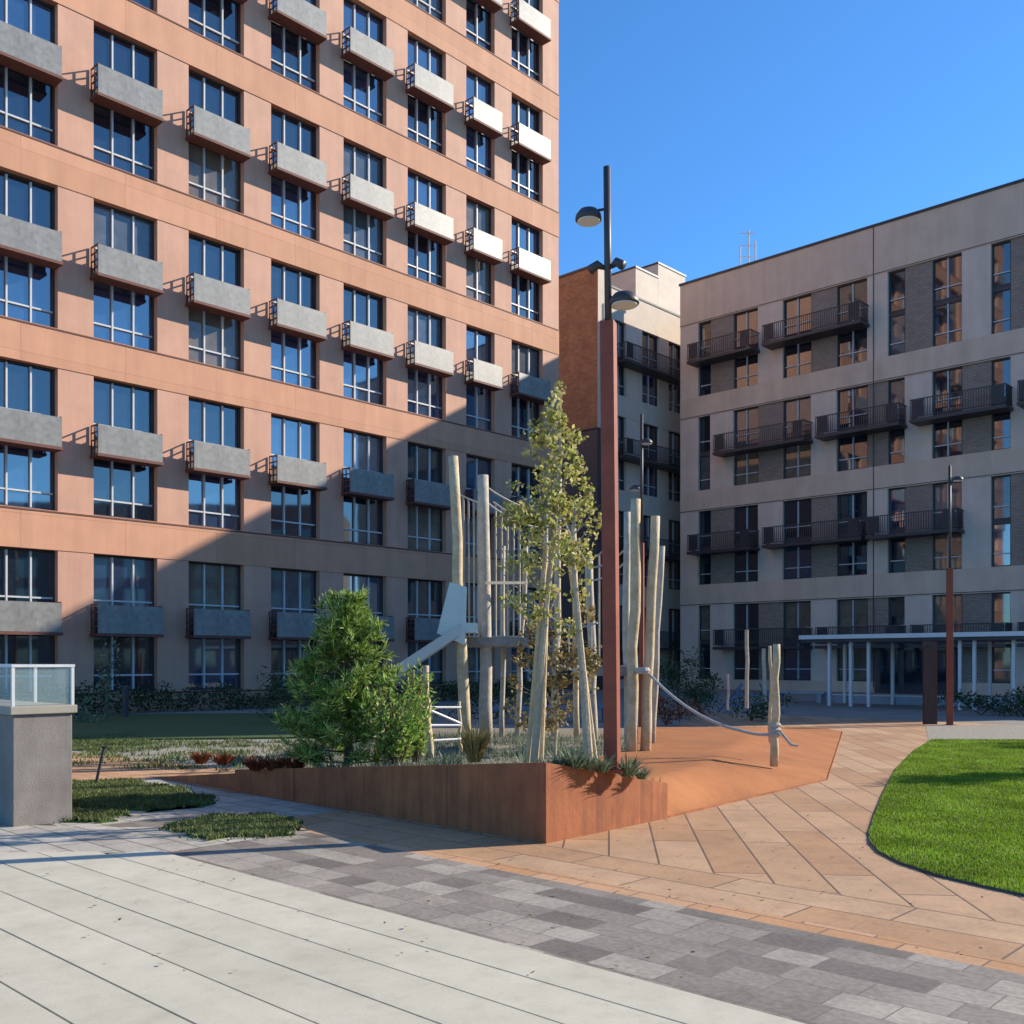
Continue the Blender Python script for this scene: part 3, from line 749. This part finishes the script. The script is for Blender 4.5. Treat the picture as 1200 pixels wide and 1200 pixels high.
a = L(700,782,16.4); b_ = L(742,782,16.4)
MB().box(a.x, b_.x, a.y, a.y+1.5, a.z-.14, a.z+.02).build('deck', 'wood', ps)
MB().bar(L(568,683,17.9), L(618,683,18.4), .05).build('hand_rail', 'log_grey', ps)
# rope net
rp = MB()
def sag(a, b, s, n=10): return [Vector(a).lerp(Vector(b), i/n)-Vector((0, 0, s*4*(i/n)*(1-i/n))) for i in range(n+1)]
for (a, b_, s) in ((L(572,572,18.2), L(652,600,19.4), .12), (L(572,590,18.2), L(652,618,19.4), .15), (L(657,600,19.4), L(690,662,18.6), .08),
                   (L(690,665,18.6), L(736,640,17.2), .10), (L(690,680,18.6), L(736,655,17.2), .10), (L(622,745,18.3), L(700,780,17.4), .3),
                   (L(622,700,18.3), L(700,730,17.4), .25)):
    rp.tube(sag(a, b_, s), .017, 6)
for i in range(6):
    f = (i+.5)/6; t_ = L(622,700,18.3).lerp(L(700,730,17.4), f)-Vector((0,0,.25*4*f*(1-f))); u_ = L(622,745,18.3).lerp(L(700,780,17.4), f)-Vector((0,0,.3*4*f*(1-f)))
    rp.tube([t_, u_], .012, 5)
rp.build('rope_net', 'rope', ps)
# slide
top = L(543,742,17.9); bot = L(418,824,17.3); endp = bot+Vector((-.45, -.05, -.05))
sd = MB(); pts = [top+Vector((.25,0,0)), top, bot, endp]; half = .26
for i in range(3):
    a, b_ = pts[i], pts[i+1]
    y = Vector((0, half, 0)); th = Vector((0, 0, .03))
    n = len(sd.v)
    for p in (a, b_):
        sd.v += [tuple(p-y), tuple(p+y), tuple(p+y+th), tuple(p-y+th)]
    sd.f += [tuple(n+k for k in q) for q in ((3,2,1,0),(4,5,6,7),(0,1,5,4),(1,2,6,5),(2,3,7,6),(3,0,4,7))]
    for sgn in (-1, 1):
        sd.bar(a+y*sgn+Vector((0,0,.09)), b_+y*sgn+Vector((0,0,.09)), .03, .17)
so_ = sd.build('slide', 'steel', ps)
hd = MB()
q = [L(527,682,17.62), L(512,742,17.62), L(545,756,17.62), L(547,688,17.62)]
n = len(hd.v)
for off in (0, .03): hd.v += [tuple(p+Vector((0, off, 0))) for p in q]
hd.f += [(0,1,2,3), (7,6,5,4), (0,4,5,1), (1,5,6,2), (2,6,7,3), (3,7,4,0)]
hd.build('slide_hood', 'steel', ps)
# low gate
t = empty('log_fence', gp(505, 893, .3)); tag(t, 'low pale log fence with crossed rails right of the pine', 'fence')
fo = t.location; P_ = lambda x, y, D: ap(x, y, D)-fo
logp(t, P_(499,780,15.2), P_(504,892,15.2), .055, seed=11); logp(t, P_(538,822,15.6), P_(540,885,15.6), .03, seed=12)
g_ = MB()
for (a, b_) in ((P_(503,829,15.2), P_(540,829,15.6)), (P_(503,850,15.2), P_(540,850,15.6)), (P_(503,832,15.2), P_(540,848,15.6)), (P_(503,868,15.2), P_(540,866,15.6))): g_.tube([a, b_], .02, 6)
g_.build('rail', 'mull', t)
# swinging rope + posts on rubber
PH = ap(908, 893, 14.6)
bp_ = empty('balance_post', PH); tag(bp_, 'pair of short pale logs with tied rope on the orange rubber', 'playground post')
Q = lambda x, y, D: ap(x, y, D)-PH
logp(bp_, Q(910,755,14.6), Q(907,898,14.6), .062, seed=21); logp(bp_, Q(902,757,15.2), Q(903,870,15.2), .028, seed=22)
kb = MB()
for z in (.38, .45, .52): kb.lathe((0, 0, z+.02), [(.07,-.03), (.095,0), (.07,.03)], 12)
kb.tube([Vector((.06,-.06,.45)), Vector((.14,-.1,.34)), Vector((.2,-.12,.26)), Vector((.3,-.1,.25))], .02, 6)
kb.build('rope_knot', 'rope', bp_)
rpm = MB(); A_ = ap(757,786,15.85); B_ = ap(868,856,14.75); C_ = ap(904,861,14.6)
pts = sag(A_, B_, .16, 12)+sag(B_, C_, .02, 4)[1:]
rpm.tube(pts, .024, 8)
rpm.lathe((A_.x-.05, A_.y, A_.z), [(.10,-.05), (.125,0), (.10,.05)], 14)
o = rpm.build('climbing_rope', 'rope'); tag(o, 'thick pale rope sagging from the tall logs to the short log post', 'rope')
for i, (x0, y0, x1, y1, D, r, lab) in enumerate(((875,738,875,830,26,.05,'slim pale pole standing behind the short log post at left'), (895,760,896,828,30,.06,'dim log pole in the shade behind the short rope post'), (853,790,853,832,27,.035,'short grey pole in shade left of the slim pale pole'))):
    mb = MB(); mb.tube(wob(ap(x1, y1, D), ap(x0, y0, D), 6, .03, i), r, 8); o = mb.build('play_pole', 'log_grey'); tag(o, lab, 'pole')
# ================================================================ TREES AND PLANTS
def leafc(mb, c, r, n, s, rnd, up=.0, flat=1.0, asp=.5):
    for _ in range(n):
        u = Vector((rnd.gauss(0, 1), rnd.gauss(0, 1), rnd.gauss(0, 1))).normalized()*(rnd.random()**.45)
        p = Vector(c)+Vector((u.x*r[0], u.y*r[1], u.z*r[2]))
        a = Vector((rnd.gauss(0, 1), rnd.gauss(0, 1), rnd.gauss(up, flat))).normalized()
        b = a.cross(Vector((rnd.gauss(0, 1), rnd.gauss(0, 1), rnd.gauss(0, 1)))).normalized(); k = s*rnd.uniform(.6, 1.3)
        mb.quad(p-a*k*.5, p+b*k*asp*.5, p+a*k*.5, p-b*k*asp*.5)
# pine
rnd = random.Random(5)
pb = ap(408, 897, 12.9); pine = empty('pine_tree', pb); tag(pine, 'bushy young pine tree with pale tips in the planter left of the logs', 'tree')
hp = 2.2
MB().tube([(0, 0, 0), (.02, 0, 1.0), (0, .02, hp)], [.06, .04, .012], 8).build('trunk', 'bark_d', pine)
br = MB(); fo_ = MB()
def tuft(p, dr, ln):
    dr = dr.normalized()
    for _ in range(26):
        a = (dr*rnd.uniform(.4, 1.2)+Vector((rnd.gauss(0, .5), rnd.gauss(0, .5), rnd.gauss(0, .45)))).normalized()*ln*rnd.uniform(.6, 1.1)
        sd_ = a.cross(Vector((rnd.gauss(0, 1), rnd.gauss(0, 1), rnd.gauss(0, 1)))).normalized()*.008
        b0 = p+dr*rnd.uniform(-.05, .05); fo_.quad(b0-sd_, b0+sd_, b0+a+sd_*.5, b0+a-sd_*.5)
for i in range(150):
    f = rnd.random()**.85; z = .10+f*(hp-.12)
    rad = (1-f)**.75*.92*rnd.uniform(.65, 1.12)+.07
    if z < .35: rad *= .85
    az = rnd.uniform(0, 6.283); dr = Vector((math.cos(az), math.sin(az), .15+f*.9))
    p0 = Vector((0, 0, z-.12)); p1 = p0+Vector((dr.x*rad, dr.y*rad*.9, dr.z*rad*.35+.08))
    br.tube([p0, p0.lerp(p1, .6)-Vector((0,0,.03)), p1], [.012, .008, .004], 4, False)
    for j in range(int(3+rad*9)):
        q_ = p0.lerp(p1, rnd.uniform(.35, 1.0))+Vector((rnd.gauss(0, .05), rnd.gauss(0, .05), rnd.gauss(0, .04)))
        tuft(q_, Vector((dr.x*.6+rnd.gauss(0,.4), dr.y*.6+rnd.gauss(0,.4), .5+rnd.random()*.7)), .13)
br.build('branches', 'bark_d', pine); fo_.build('needles', 'needle', pine)
# shrubs of upright shoots
def shoots(name, base, n, h0, spread, m, label, cat, group=None, wd=.012, seed=0, droop=.3):
    rn = random.Random(seed); mb = MB()
    for _ in range(n):
        az = rn.uniform(0, 6.283); r0 = spread*.35*rn.random(); p = Vector((math.cos(az)*r0, math.sin(az)*r0, 0))
        hh = h0*rn.uniform(.55, 1.1); ln = spread*rn.uniform(.3, 1); 
        tip = p+Vector((math.cos(az)*ln, math.sin(az)*ln, hh*(1-droop*rn.random()))); midp = p.lerp(tip, .5)+Vector((0, 0, hh*.12))
        sd_ = Vector((-math.sin(az+rn.gauss(0,.6)), math.cos(az+rn.gauss(0,.6)), 0))*wd*rn.uniform(.6, 1.4)
        mb.quad(p-sd_*.6, p+sd_*.6, midp+sd_, midp-sd_); mb.tri(midp-sd_, midp+sd_, tip)
    o = mb.build(name, m); o.location = base
    tag(o, label, cat, group); return o
def leafy_shoots(base, n, h0, spread, label, seed):
    rn = random.Random(seed); t = empty('bamboo_shrub', base); tag(t, label, 'shrub'); st = MB(); lf = MB()
    for _ in range(n):
        az = rn.uniform(0, 6.283); r0 = spread*.3*rn.random(); hh = h0*rn.uniform(.5, 1.1); ln = spread*rn.uniform(.2, 1)
        a = Vector((math.cos(az)*r0, math.sin(az)*r0, 0)); b = a+Vector((math.cos(az)*ln, math.sin(az)*ln, hh)); st.tube([a, a.lerp(b, .5)+Vector((0,0,.04)), b], .004, 4, False)
        for j in range(26):
            f = rn.uniform(.15, 1.02); p = a.lerp(b, f)+Vector((rn.gauss(0,.035), rn.gauss(0,.035), rn.gauss(0,.03)))
            dr = Vector((rn.gauss(0,.6)+math.cos(az)*.5, rn.gauss(0,.6)+math.sin(az)*.5, rn.gauss(.5,.5))).normalized()*rn.uniform(.05,.10)
            sd_ = dr.cross(Vector((rn.gauss(0,1), rn.gauss(0,1), rn.gauss(0,1)))).normalized()*.014
            lf.quad(p, p+dr*.45+sd_, p+dr, p+dr*.45-sd_)
    st.build('stems', 'bark_d', t); lf.build('leaves', 'bamboo', t)
leafy_shoots(ap(460, 897, 12.4), 85, 1.0, .42, 'bright green upright leafy shrub right beside the pine', 1)
leafy_shoots(ap(488, 893, 12.9), 35, 1.15, .2, 'narrow yellow green shoots between the pine and the log fence', 2)
shoots('ornamental_grass', ap(556, 893, 12.2), 400, .52, .22, 'straw', 'straw coloured ornamental grass clump in front of the left logs', 'grass clump', seed=3, wd=.006)
0 and shoots('ornamental_grass', ap(432, 900, 12.3), 350, .5, .3, 'bamboo', 'low green grass clump at the foot of the pine', 'grass clump', seed=33, wd=.009)
base_t = None
tx = [(512,893,11.6), (528,894,11.2), (575,895,11.2), (596,896,10.8), (618,896,10.4), (640,897,10.1), (657,897,9.95), (673,899,9.95), (690,900,10.0), (705,902,10.1), (735,904,10.35), (752,906,10.6), (668,890,10.5), (650,889,10.7)]
for i, (x, y, D) in enumerate(tx):
    p = ap(x, y, D); p.z = mound_z(p.x, p.y)-.01
    if base_t is None:
        base_t = shoots('lavender_tuft', p, 170, .20, .17, 'greyleaf', 'small silvery green tuft on the corten planter rim', 'plant', 'silvery tufts along the planter rim', seed=9, wd=.006, droop=.5); o = base_t
    else: o = base_t.copy(); COL.objects.link(o); o.location = p
    o.rotation_euler = (0, 0, i*1.3); o.scale = [1+.25*math.sin(i*2.1)]*3
lx = [(300,903,13.1), (322,903,12.9), (235,895,15.2), (262,896,15.0), (345,903,12.8)]
rb = None
for i, (x, y, D) in enumerate(lx):
    p = ap(x, y, D)
    if rb is None: rb = shoots('red_shrub', p, 160, .2, .2, 'redleaf', 'low dark red plant at the left end of the planter', 'plant', 'low red plants left of the pine', seed=15, wd=.014); o = rb
    else: o = rb.copy(); COL.objects.link(o); o.location = p
    o.rotation_euler = (0, 0, i)
# slender saplings
def sapling(name, base, path, rad, clumps, m, label, seed, leaf=.085, cat='tree', barkm='bark', twigs=True):
    rn = random.Random(seed); t = empty(name, base); tag(t, label, cat)
    base = Vector(base); pts = [Vector(p)-base for p in path]
    MB().tube(pts, [rad*(1-.8*i/(len(pts)-1)) for i in range(len(pts))], 8).build('trunk', barkm, t)
    lf = MB(); tw = MB()
    for (c, r, n) in clumps:
        c = Vector(c)-base
        best = None
        for i in range(len(pts)-1):
            for f in (0, .25, .5, .75, 1):
                q = pts[i].lerp(pts[i+1], f); dz = c.z-q.z; sc_ = abs(dz-.30)+(q-c).length*.2
                if best is None or sc_ < best[0]: best = (sc_, q)
        st = best[1]; n = int(n*3.4)
        for j in range(2):
            en = c+Vector((rn.gauss(0, r*.5), rn.gauss(0, r*.5), rn.gauss(0, r*.5)))
            tw.tube([st, st.lerp(en, .5)+Vector((0,0,-.03)), en], [.008, .005, .002], 4, False)
        for j in range(5):
            cc = c+Vector((rn.gauss(0, r*.55), rn.gauss(0, r*.55), rn.gauss(0, r*.6)))
            leafc(lf, cc, (r*.95, r*.95, r*.8), n//5, leaf, rn, asp=.62)
    tw.build('branches', barkm, t); lf.build('crown', m, t); return t
Dt = 11.6
def cl(D, lst): return [(ap(x, y, D+dz), r/F*D, n) for x, y, r, n, dz in lst]
sapling('poplar_sapling', ap(626, 893, Dt), [ap(626,893,Dt), ap(633,800,Dt), ap(641,700,Dt), ap(650,620,Dt), ap(657,540,Dt), ap(655,448,Dt)], .050,
    cl(Dt, [(655,462,8,18,0), (650,490,14,50,0), (664,505,14,45,.1), (640,520,16,55,0), (655,545,18,60,-.1), (672,548,14,40,0), (635,565,12,25,.1), (624,600,20,70,0), (645,608,16,50,-.1), (668,602,18,60,.1),
      (610,590,14,35,0), (632,640,20,60,.1), (655,655,16,40,0), (612,660,14,40,-.1), (610,700,15,35,0), (625,720,15,35,0), (640,690,14,30,0), (596,610,10,18,0), (648,580,14,30,0)]), 'leafy',
    'tall slender sapling with sparse yellow green leaves left of the lamp mast', 31, leaf=.066)
Dt2 = 11.3
sapling('poplar_sapling', ap(690, 893, Dt2), [ap(690,893,Dt2), ap(684,800,Dt2), ap(677,720,Dt2), ap(670,640,Dt2), ap(674,590,Dt2)], .055,
    cl(Dt2, [(680,600,14,35,0), (690,575,10,20,0), (668,640,15,35,0), (692,640,13,25,0), (675,665,14,35,.1), (680,700,12,22,.1), (668,730,12,22,0), (700,610,9,14,0)]), 'leafy',
    'shorter leaning sapling with pale trunk just left of the lamp mast', 32, leaf=.066)
Dt3 = 12.4
sapling('brown_shrub', ap(655, 885, Dt3), [ap(650,885,Dt3), ap(654,820,Dt3), ap(650,760,Dt3), ap(655,700,Dt3)], .022,
    cl(Dt3, [(610,840,13,40,0), (645,850,14,45,0), (690,800,13,40,0), (620,740,14,40,0), (690,720,12,30,0), (640,750,14,35,0), (660,770,16,45,0), (625,775,12,30,0), (655,800,17,45,0), (675,760,13,30,0), (634,810,14,30,0), (690,760,11,25,0), (660,830,14,30,0), (600,800,9,16,0), (606,770,9,16,0), (700,780,9,14,0)]), 'autumn',
    'airy brown leaved shrub between the two sapling trunks', 33, leaf=.065, cat='shrub')
# tree stakes
for i, (x0, y0, x1, y1) in enumerate(((640, 640, 618, 893), (640, 720, 634, 893), (668, 660, 698, 893))):
    D = 11.75
    o = MB().tube([ap(x1, y1, D), ap(x0, y0, D)], .03, 8).build('tree_stake', 'log'); tag(o, ('leaning pale tree stake left of the taller sapling trunk', 'short upright stake right beside the taller sapling trunk', 'pale tree stake leaning left against the shorter sapling')[i], 'stake')
# young trees outside the right edge whose shade falls on the lawn
for i, (x, y, h_) in enumerate(((13.8, 17.0, 4.4), (20.5, 23.2, 5.6))):
    rn = random.Random(i+50); t = empty('round_tree', (x, y, 0)); tag(t, ('small leafy tree beyond the right edge of the lawn, nearer one', 'small leafy tree beyond the right edge of the lawn, farther one')[i], 'tree')
    MB().tube([(0,0,0), (.05,0,2), (0,.05,h_-.5)], [.08,.06,.02], 8).build('trunk', 'bark_d', t)
    lf = MB()
    for j in range(26): leafc(lf, (rn.gauss(0,.35), rn.gauss(0,.4), rn.uniform(h_*.5, h_)), (.35,.35,.3), 150, .11, rn)
    lf.build('crown', 'darkleaf', t)
# dark shrubs in shade
def shrub(name, c, r, n, m, label, seed, leaf=.10, cat='shrub', group=None):
    rn = random.Random(seed); mb = MB(); 
    for j in range(14):
        cc = Vector((rn.gauss(0, r[0]*.45), rn.gauss(0, r[1]*.45), r[2]*rn.uniform(.25, 1.6))); leafc(mb, cc, (r[0]*.4, r[1]*.4, r[2]*.45), n//14, leaf, rn)
    for j in range(4):
        mb.tube([(0,0,0), (rn.gauss(0,r[0]*.3), rn.gauss(0,r[1]*.3), r[2])], .015, 4)
    o = mb.build(name, m); o.location = c; tag(o, label, cat, group); return o
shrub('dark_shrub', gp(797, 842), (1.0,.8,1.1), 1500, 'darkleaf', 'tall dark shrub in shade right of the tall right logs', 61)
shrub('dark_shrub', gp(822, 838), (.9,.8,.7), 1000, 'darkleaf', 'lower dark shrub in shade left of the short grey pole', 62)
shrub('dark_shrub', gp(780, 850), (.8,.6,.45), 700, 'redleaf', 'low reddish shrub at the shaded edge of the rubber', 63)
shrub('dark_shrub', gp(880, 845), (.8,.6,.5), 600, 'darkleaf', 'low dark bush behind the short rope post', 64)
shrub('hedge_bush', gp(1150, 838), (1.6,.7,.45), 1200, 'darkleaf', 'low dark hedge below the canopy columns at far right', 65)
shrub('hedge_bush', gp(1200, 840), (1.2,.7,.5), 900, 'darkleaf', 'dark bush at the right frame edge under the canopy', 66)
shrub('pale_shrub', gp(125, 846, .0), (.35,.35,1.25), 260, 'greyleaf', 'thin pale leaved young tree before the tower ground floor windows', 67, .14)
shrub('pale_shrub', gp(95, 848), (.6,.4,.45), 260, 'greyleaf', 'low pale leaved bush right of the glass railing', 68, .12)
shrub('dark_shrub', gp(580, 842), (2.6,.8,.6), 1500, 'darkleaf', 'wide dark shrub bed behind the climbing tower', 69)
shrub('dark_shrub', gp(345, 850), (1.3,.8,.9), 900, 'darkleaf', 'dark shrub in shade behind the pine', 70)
hb = MB(); rn = random.Random(77)
for i in range(110):
    t_ = -6+i*.26; p = P0+d*t_+Vector((d.y, -d.x, 0))*rn.uniform(.5, 1.4)
    leafc(hb, (p.x, p.y, rn.uniform(.15, .8)), (.45, .45, .4), 130, .12, rn)
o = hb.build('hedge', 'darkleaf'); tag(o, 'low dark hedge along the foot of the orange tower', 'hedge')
# ================================================================ CANOPY
CO = gp(972, 827); can = empty('entrance_canopy', CO, AE)
tag(can, 'long thin white roofed canopy on slim white columns before the taupe block', 'canopy')
def ct(x, back=0):
    r = (x-600)/F; bx = CO.x+back*d.x; by = CO.y+back*d.y
    return (r*by-bx)/(e.x-e.y*r)
rz = 2.62
MB().box(-1.0, 16, -.6, 3.4, rz, rz+.16).build('canopy_roof', 'white', can)
MB().box(-.9, 15.9, -.45, 3.3, rz-.12, rz-.002).build('soffit', 'dark', can)
for x, bk_ in ((972,0), (997,0), (1018,0), (1125,0), (1142,0), (1188,0), (990,2.8), (1046,2.8), (1160,2.8)):
    u = ct(x, bk_); MB().box(u-.055, u+.055, bk_-.055, bk_+.055, 0, rz-.121).build('column', 'white', can)
u0, u1 = ct(1028), ct(1098)
kw = empty('low_wall', CO, AE); tag(kw, 'low pale concrete wall under the canopy', 'wall')
MB().box(-1.2, 12, 2.9, 3.1, 0, .32).build('wall', 'bench', kw); MB().box(-1.25, 12.05, 2.85, 3.15, .321, .37).build('coping', 'white', kw)
# brown timber screen behind far lamp
o = MB()
sc0 = gp(1096, 851); 
for i in range(8): o.box(i*.045, i*.045+.038, 0, .06, 0, 2.15)
o.box(-.02, .37, .061, .09, 0, 2.3)
s_ = o.build('timber_screen', 'balc'); s_.location = sc0+Vector((0, .7, 0)); tag(s_, 'narrow dark red timber screen left of the distant lamp mast', 'screen')
# entrance recess door of taupe block
dr_ = empty('entrance_door', C0+e*rt(1075)+Vector((-d.x, -d.y, 0))*.35, AE); tag(dr_, 'wide dark glazed entrance under the canopy of the taupe block', 'door')
MB().box(-2.2, 2.2, -.1, .34, 0, 3.1).build('door_surround', 'slate', dr_)
for x in (-1.9, -.6, .7):
    f_ = MB(); f_.box(x, x+1.15, -.16, -.101, .05, 2.7); do = f_.build('door_leaf', 'frame', dr_)
    MB().box(x+.08, x+1.07, -.18, -.161, .2, 2.6).build('door_glass', 'g0', do)
# benches / low blue things
def bench(c, ln, label, rz=AE, m='bench'):
    t = empty('bench', c, rz); tag(t, label, 'bench', None)
    MB().box(0, ln, 0, .5, .36, .46).build('seat', m, t, bevel=.01)
    for x in (.15, ln-.35): MB().box(x, x+.2, .05, .45, 0, .359).build('leg', m, t)
bench(gp(905, 822), 2.4, 'pale long bench in shade left of the canopy columns')
bench(gp(560, 848), 2.6, 'blue grey bench behind the left tower logs', 0, 'bluegrey')
bench(gp(640, 846), 2.0, 'blue grey bench behind the sapling trunks', 0, 'bluegrey')
# blue tent-like climber
cb = MB(); c_ = gp(880, 836)
apx = Vector((0, 0, 1.0))
for q_ in ((-1.0,-.5), (1.0,-.5), (1.0,.6), (-1.0,.6)):
    cb.tube([(q_[0], q_[1], 0), apx+Vector((q_[0]*.3, 0, 0))], .035, 6)
for f in (.3, .6):
    pr = [Vector((q_[0], q_[1], 0)).lerp(apx+Vector((q_[0]*.3, 0, 0)), f) for q_ in ((-1.0,-.5), (1.0,-.5), (1.0,.6), (-1.0,.6))]
    for i in range(4): cb.tube([pr[i], pr[(i+1)%4]], .02, 5)
o = cb.build('blue_climber', 'bluegrey'); o.location = c_; tag(o, 'low blue climbing frame in shade behind the rope post', 'climbing frame')
# bollards and thin stakes at left
for i, (x, y) in enumerate(((147, 842),)):
    b = gp(x, y); t = MB(); t.lathe((0,0,0), [(.09,0), (.09,.85), (.11,.86), (.11,.98), (.08,1.0)], 12); o = t.build('bollard_light', 'dark'); o.location = b; tag(o, 'dark bollard light on the lawn before the tower', 'bollard')
for i, (x, y, x2, y2) in enumerate(((112, 920, 122, 875), (72, 915, 81, 877))):
    b = gp(x, y); D = b.y; tpt = ap(x2, y2, D)
    t = MB(); t.tube([Vector((0,0,0)), tpt-b], .022, 8); t.bar(Vector((-.05,0,.005)), Vector((.05,0,.005)), .08, .01)
    t.bar(tpt-b+Vector((-.04,0,0)), tpt-b+Vector((.06,0,.0)), .05, .02)
    o = t.build('path_marker', 'dark'); o.location = b; tag(o, ('leaning dark metal rod on the sandy path, right one of two', 'leaning dark metal rod beside the concrete block edge')[i], 'marker')
# ================================================================ CONCRETE BLOCK WITH GLASS RAILING
B0 = gp(15, 971); vb = empty('ventilation_block', B0, AD); tag(vb, 'grey concrete block with beige cap and glass railing at the left edge', 'ventilation shaft')
ww = .62
hh = (971-838)/F*B0.y
MB().box(0, ww, 0, 3.2, 0, hh).build('body', 'concrete', vb, bevel=.01)
MB().box(-.04, ww+.04, -.04, 3.24, hh+.001, hh+.09).build('cap', 'cap', vb, bevel=.01)
gz0 = hh+.1; gz1 = hh+.50
gl = MB(); gl.box(0, ww, .0, .012, gz0, gz1); gl.box(ww-.012, ww, .013, 3.2, gz0, gz1); gl.box(0, .012, .013, 3.2, gz0, gz1)
gl.build('glass_panel', 'rail_glass', vb)
fr = MB()
for (x, y) in ((-.015, -.015), (ww-.015, -.015), (-.015, 1.0), (ww-.015, 1.0), (-.015, 2.1)): fr.box(x, x+.03, y, y+.03, hh+.09, gz1)
fr.box(-.02, ww+.02, -.02, .015, gz1+.001, gz1+.03); fr.box(-.02, .015, .016, 3.2, gz1+.001, gz1+.03); fr.box(ww-.015, ww+.02, .016, 3.2, gz1+.001, gz1+.03)
fr.build('railing_frame', 'mull', vb)
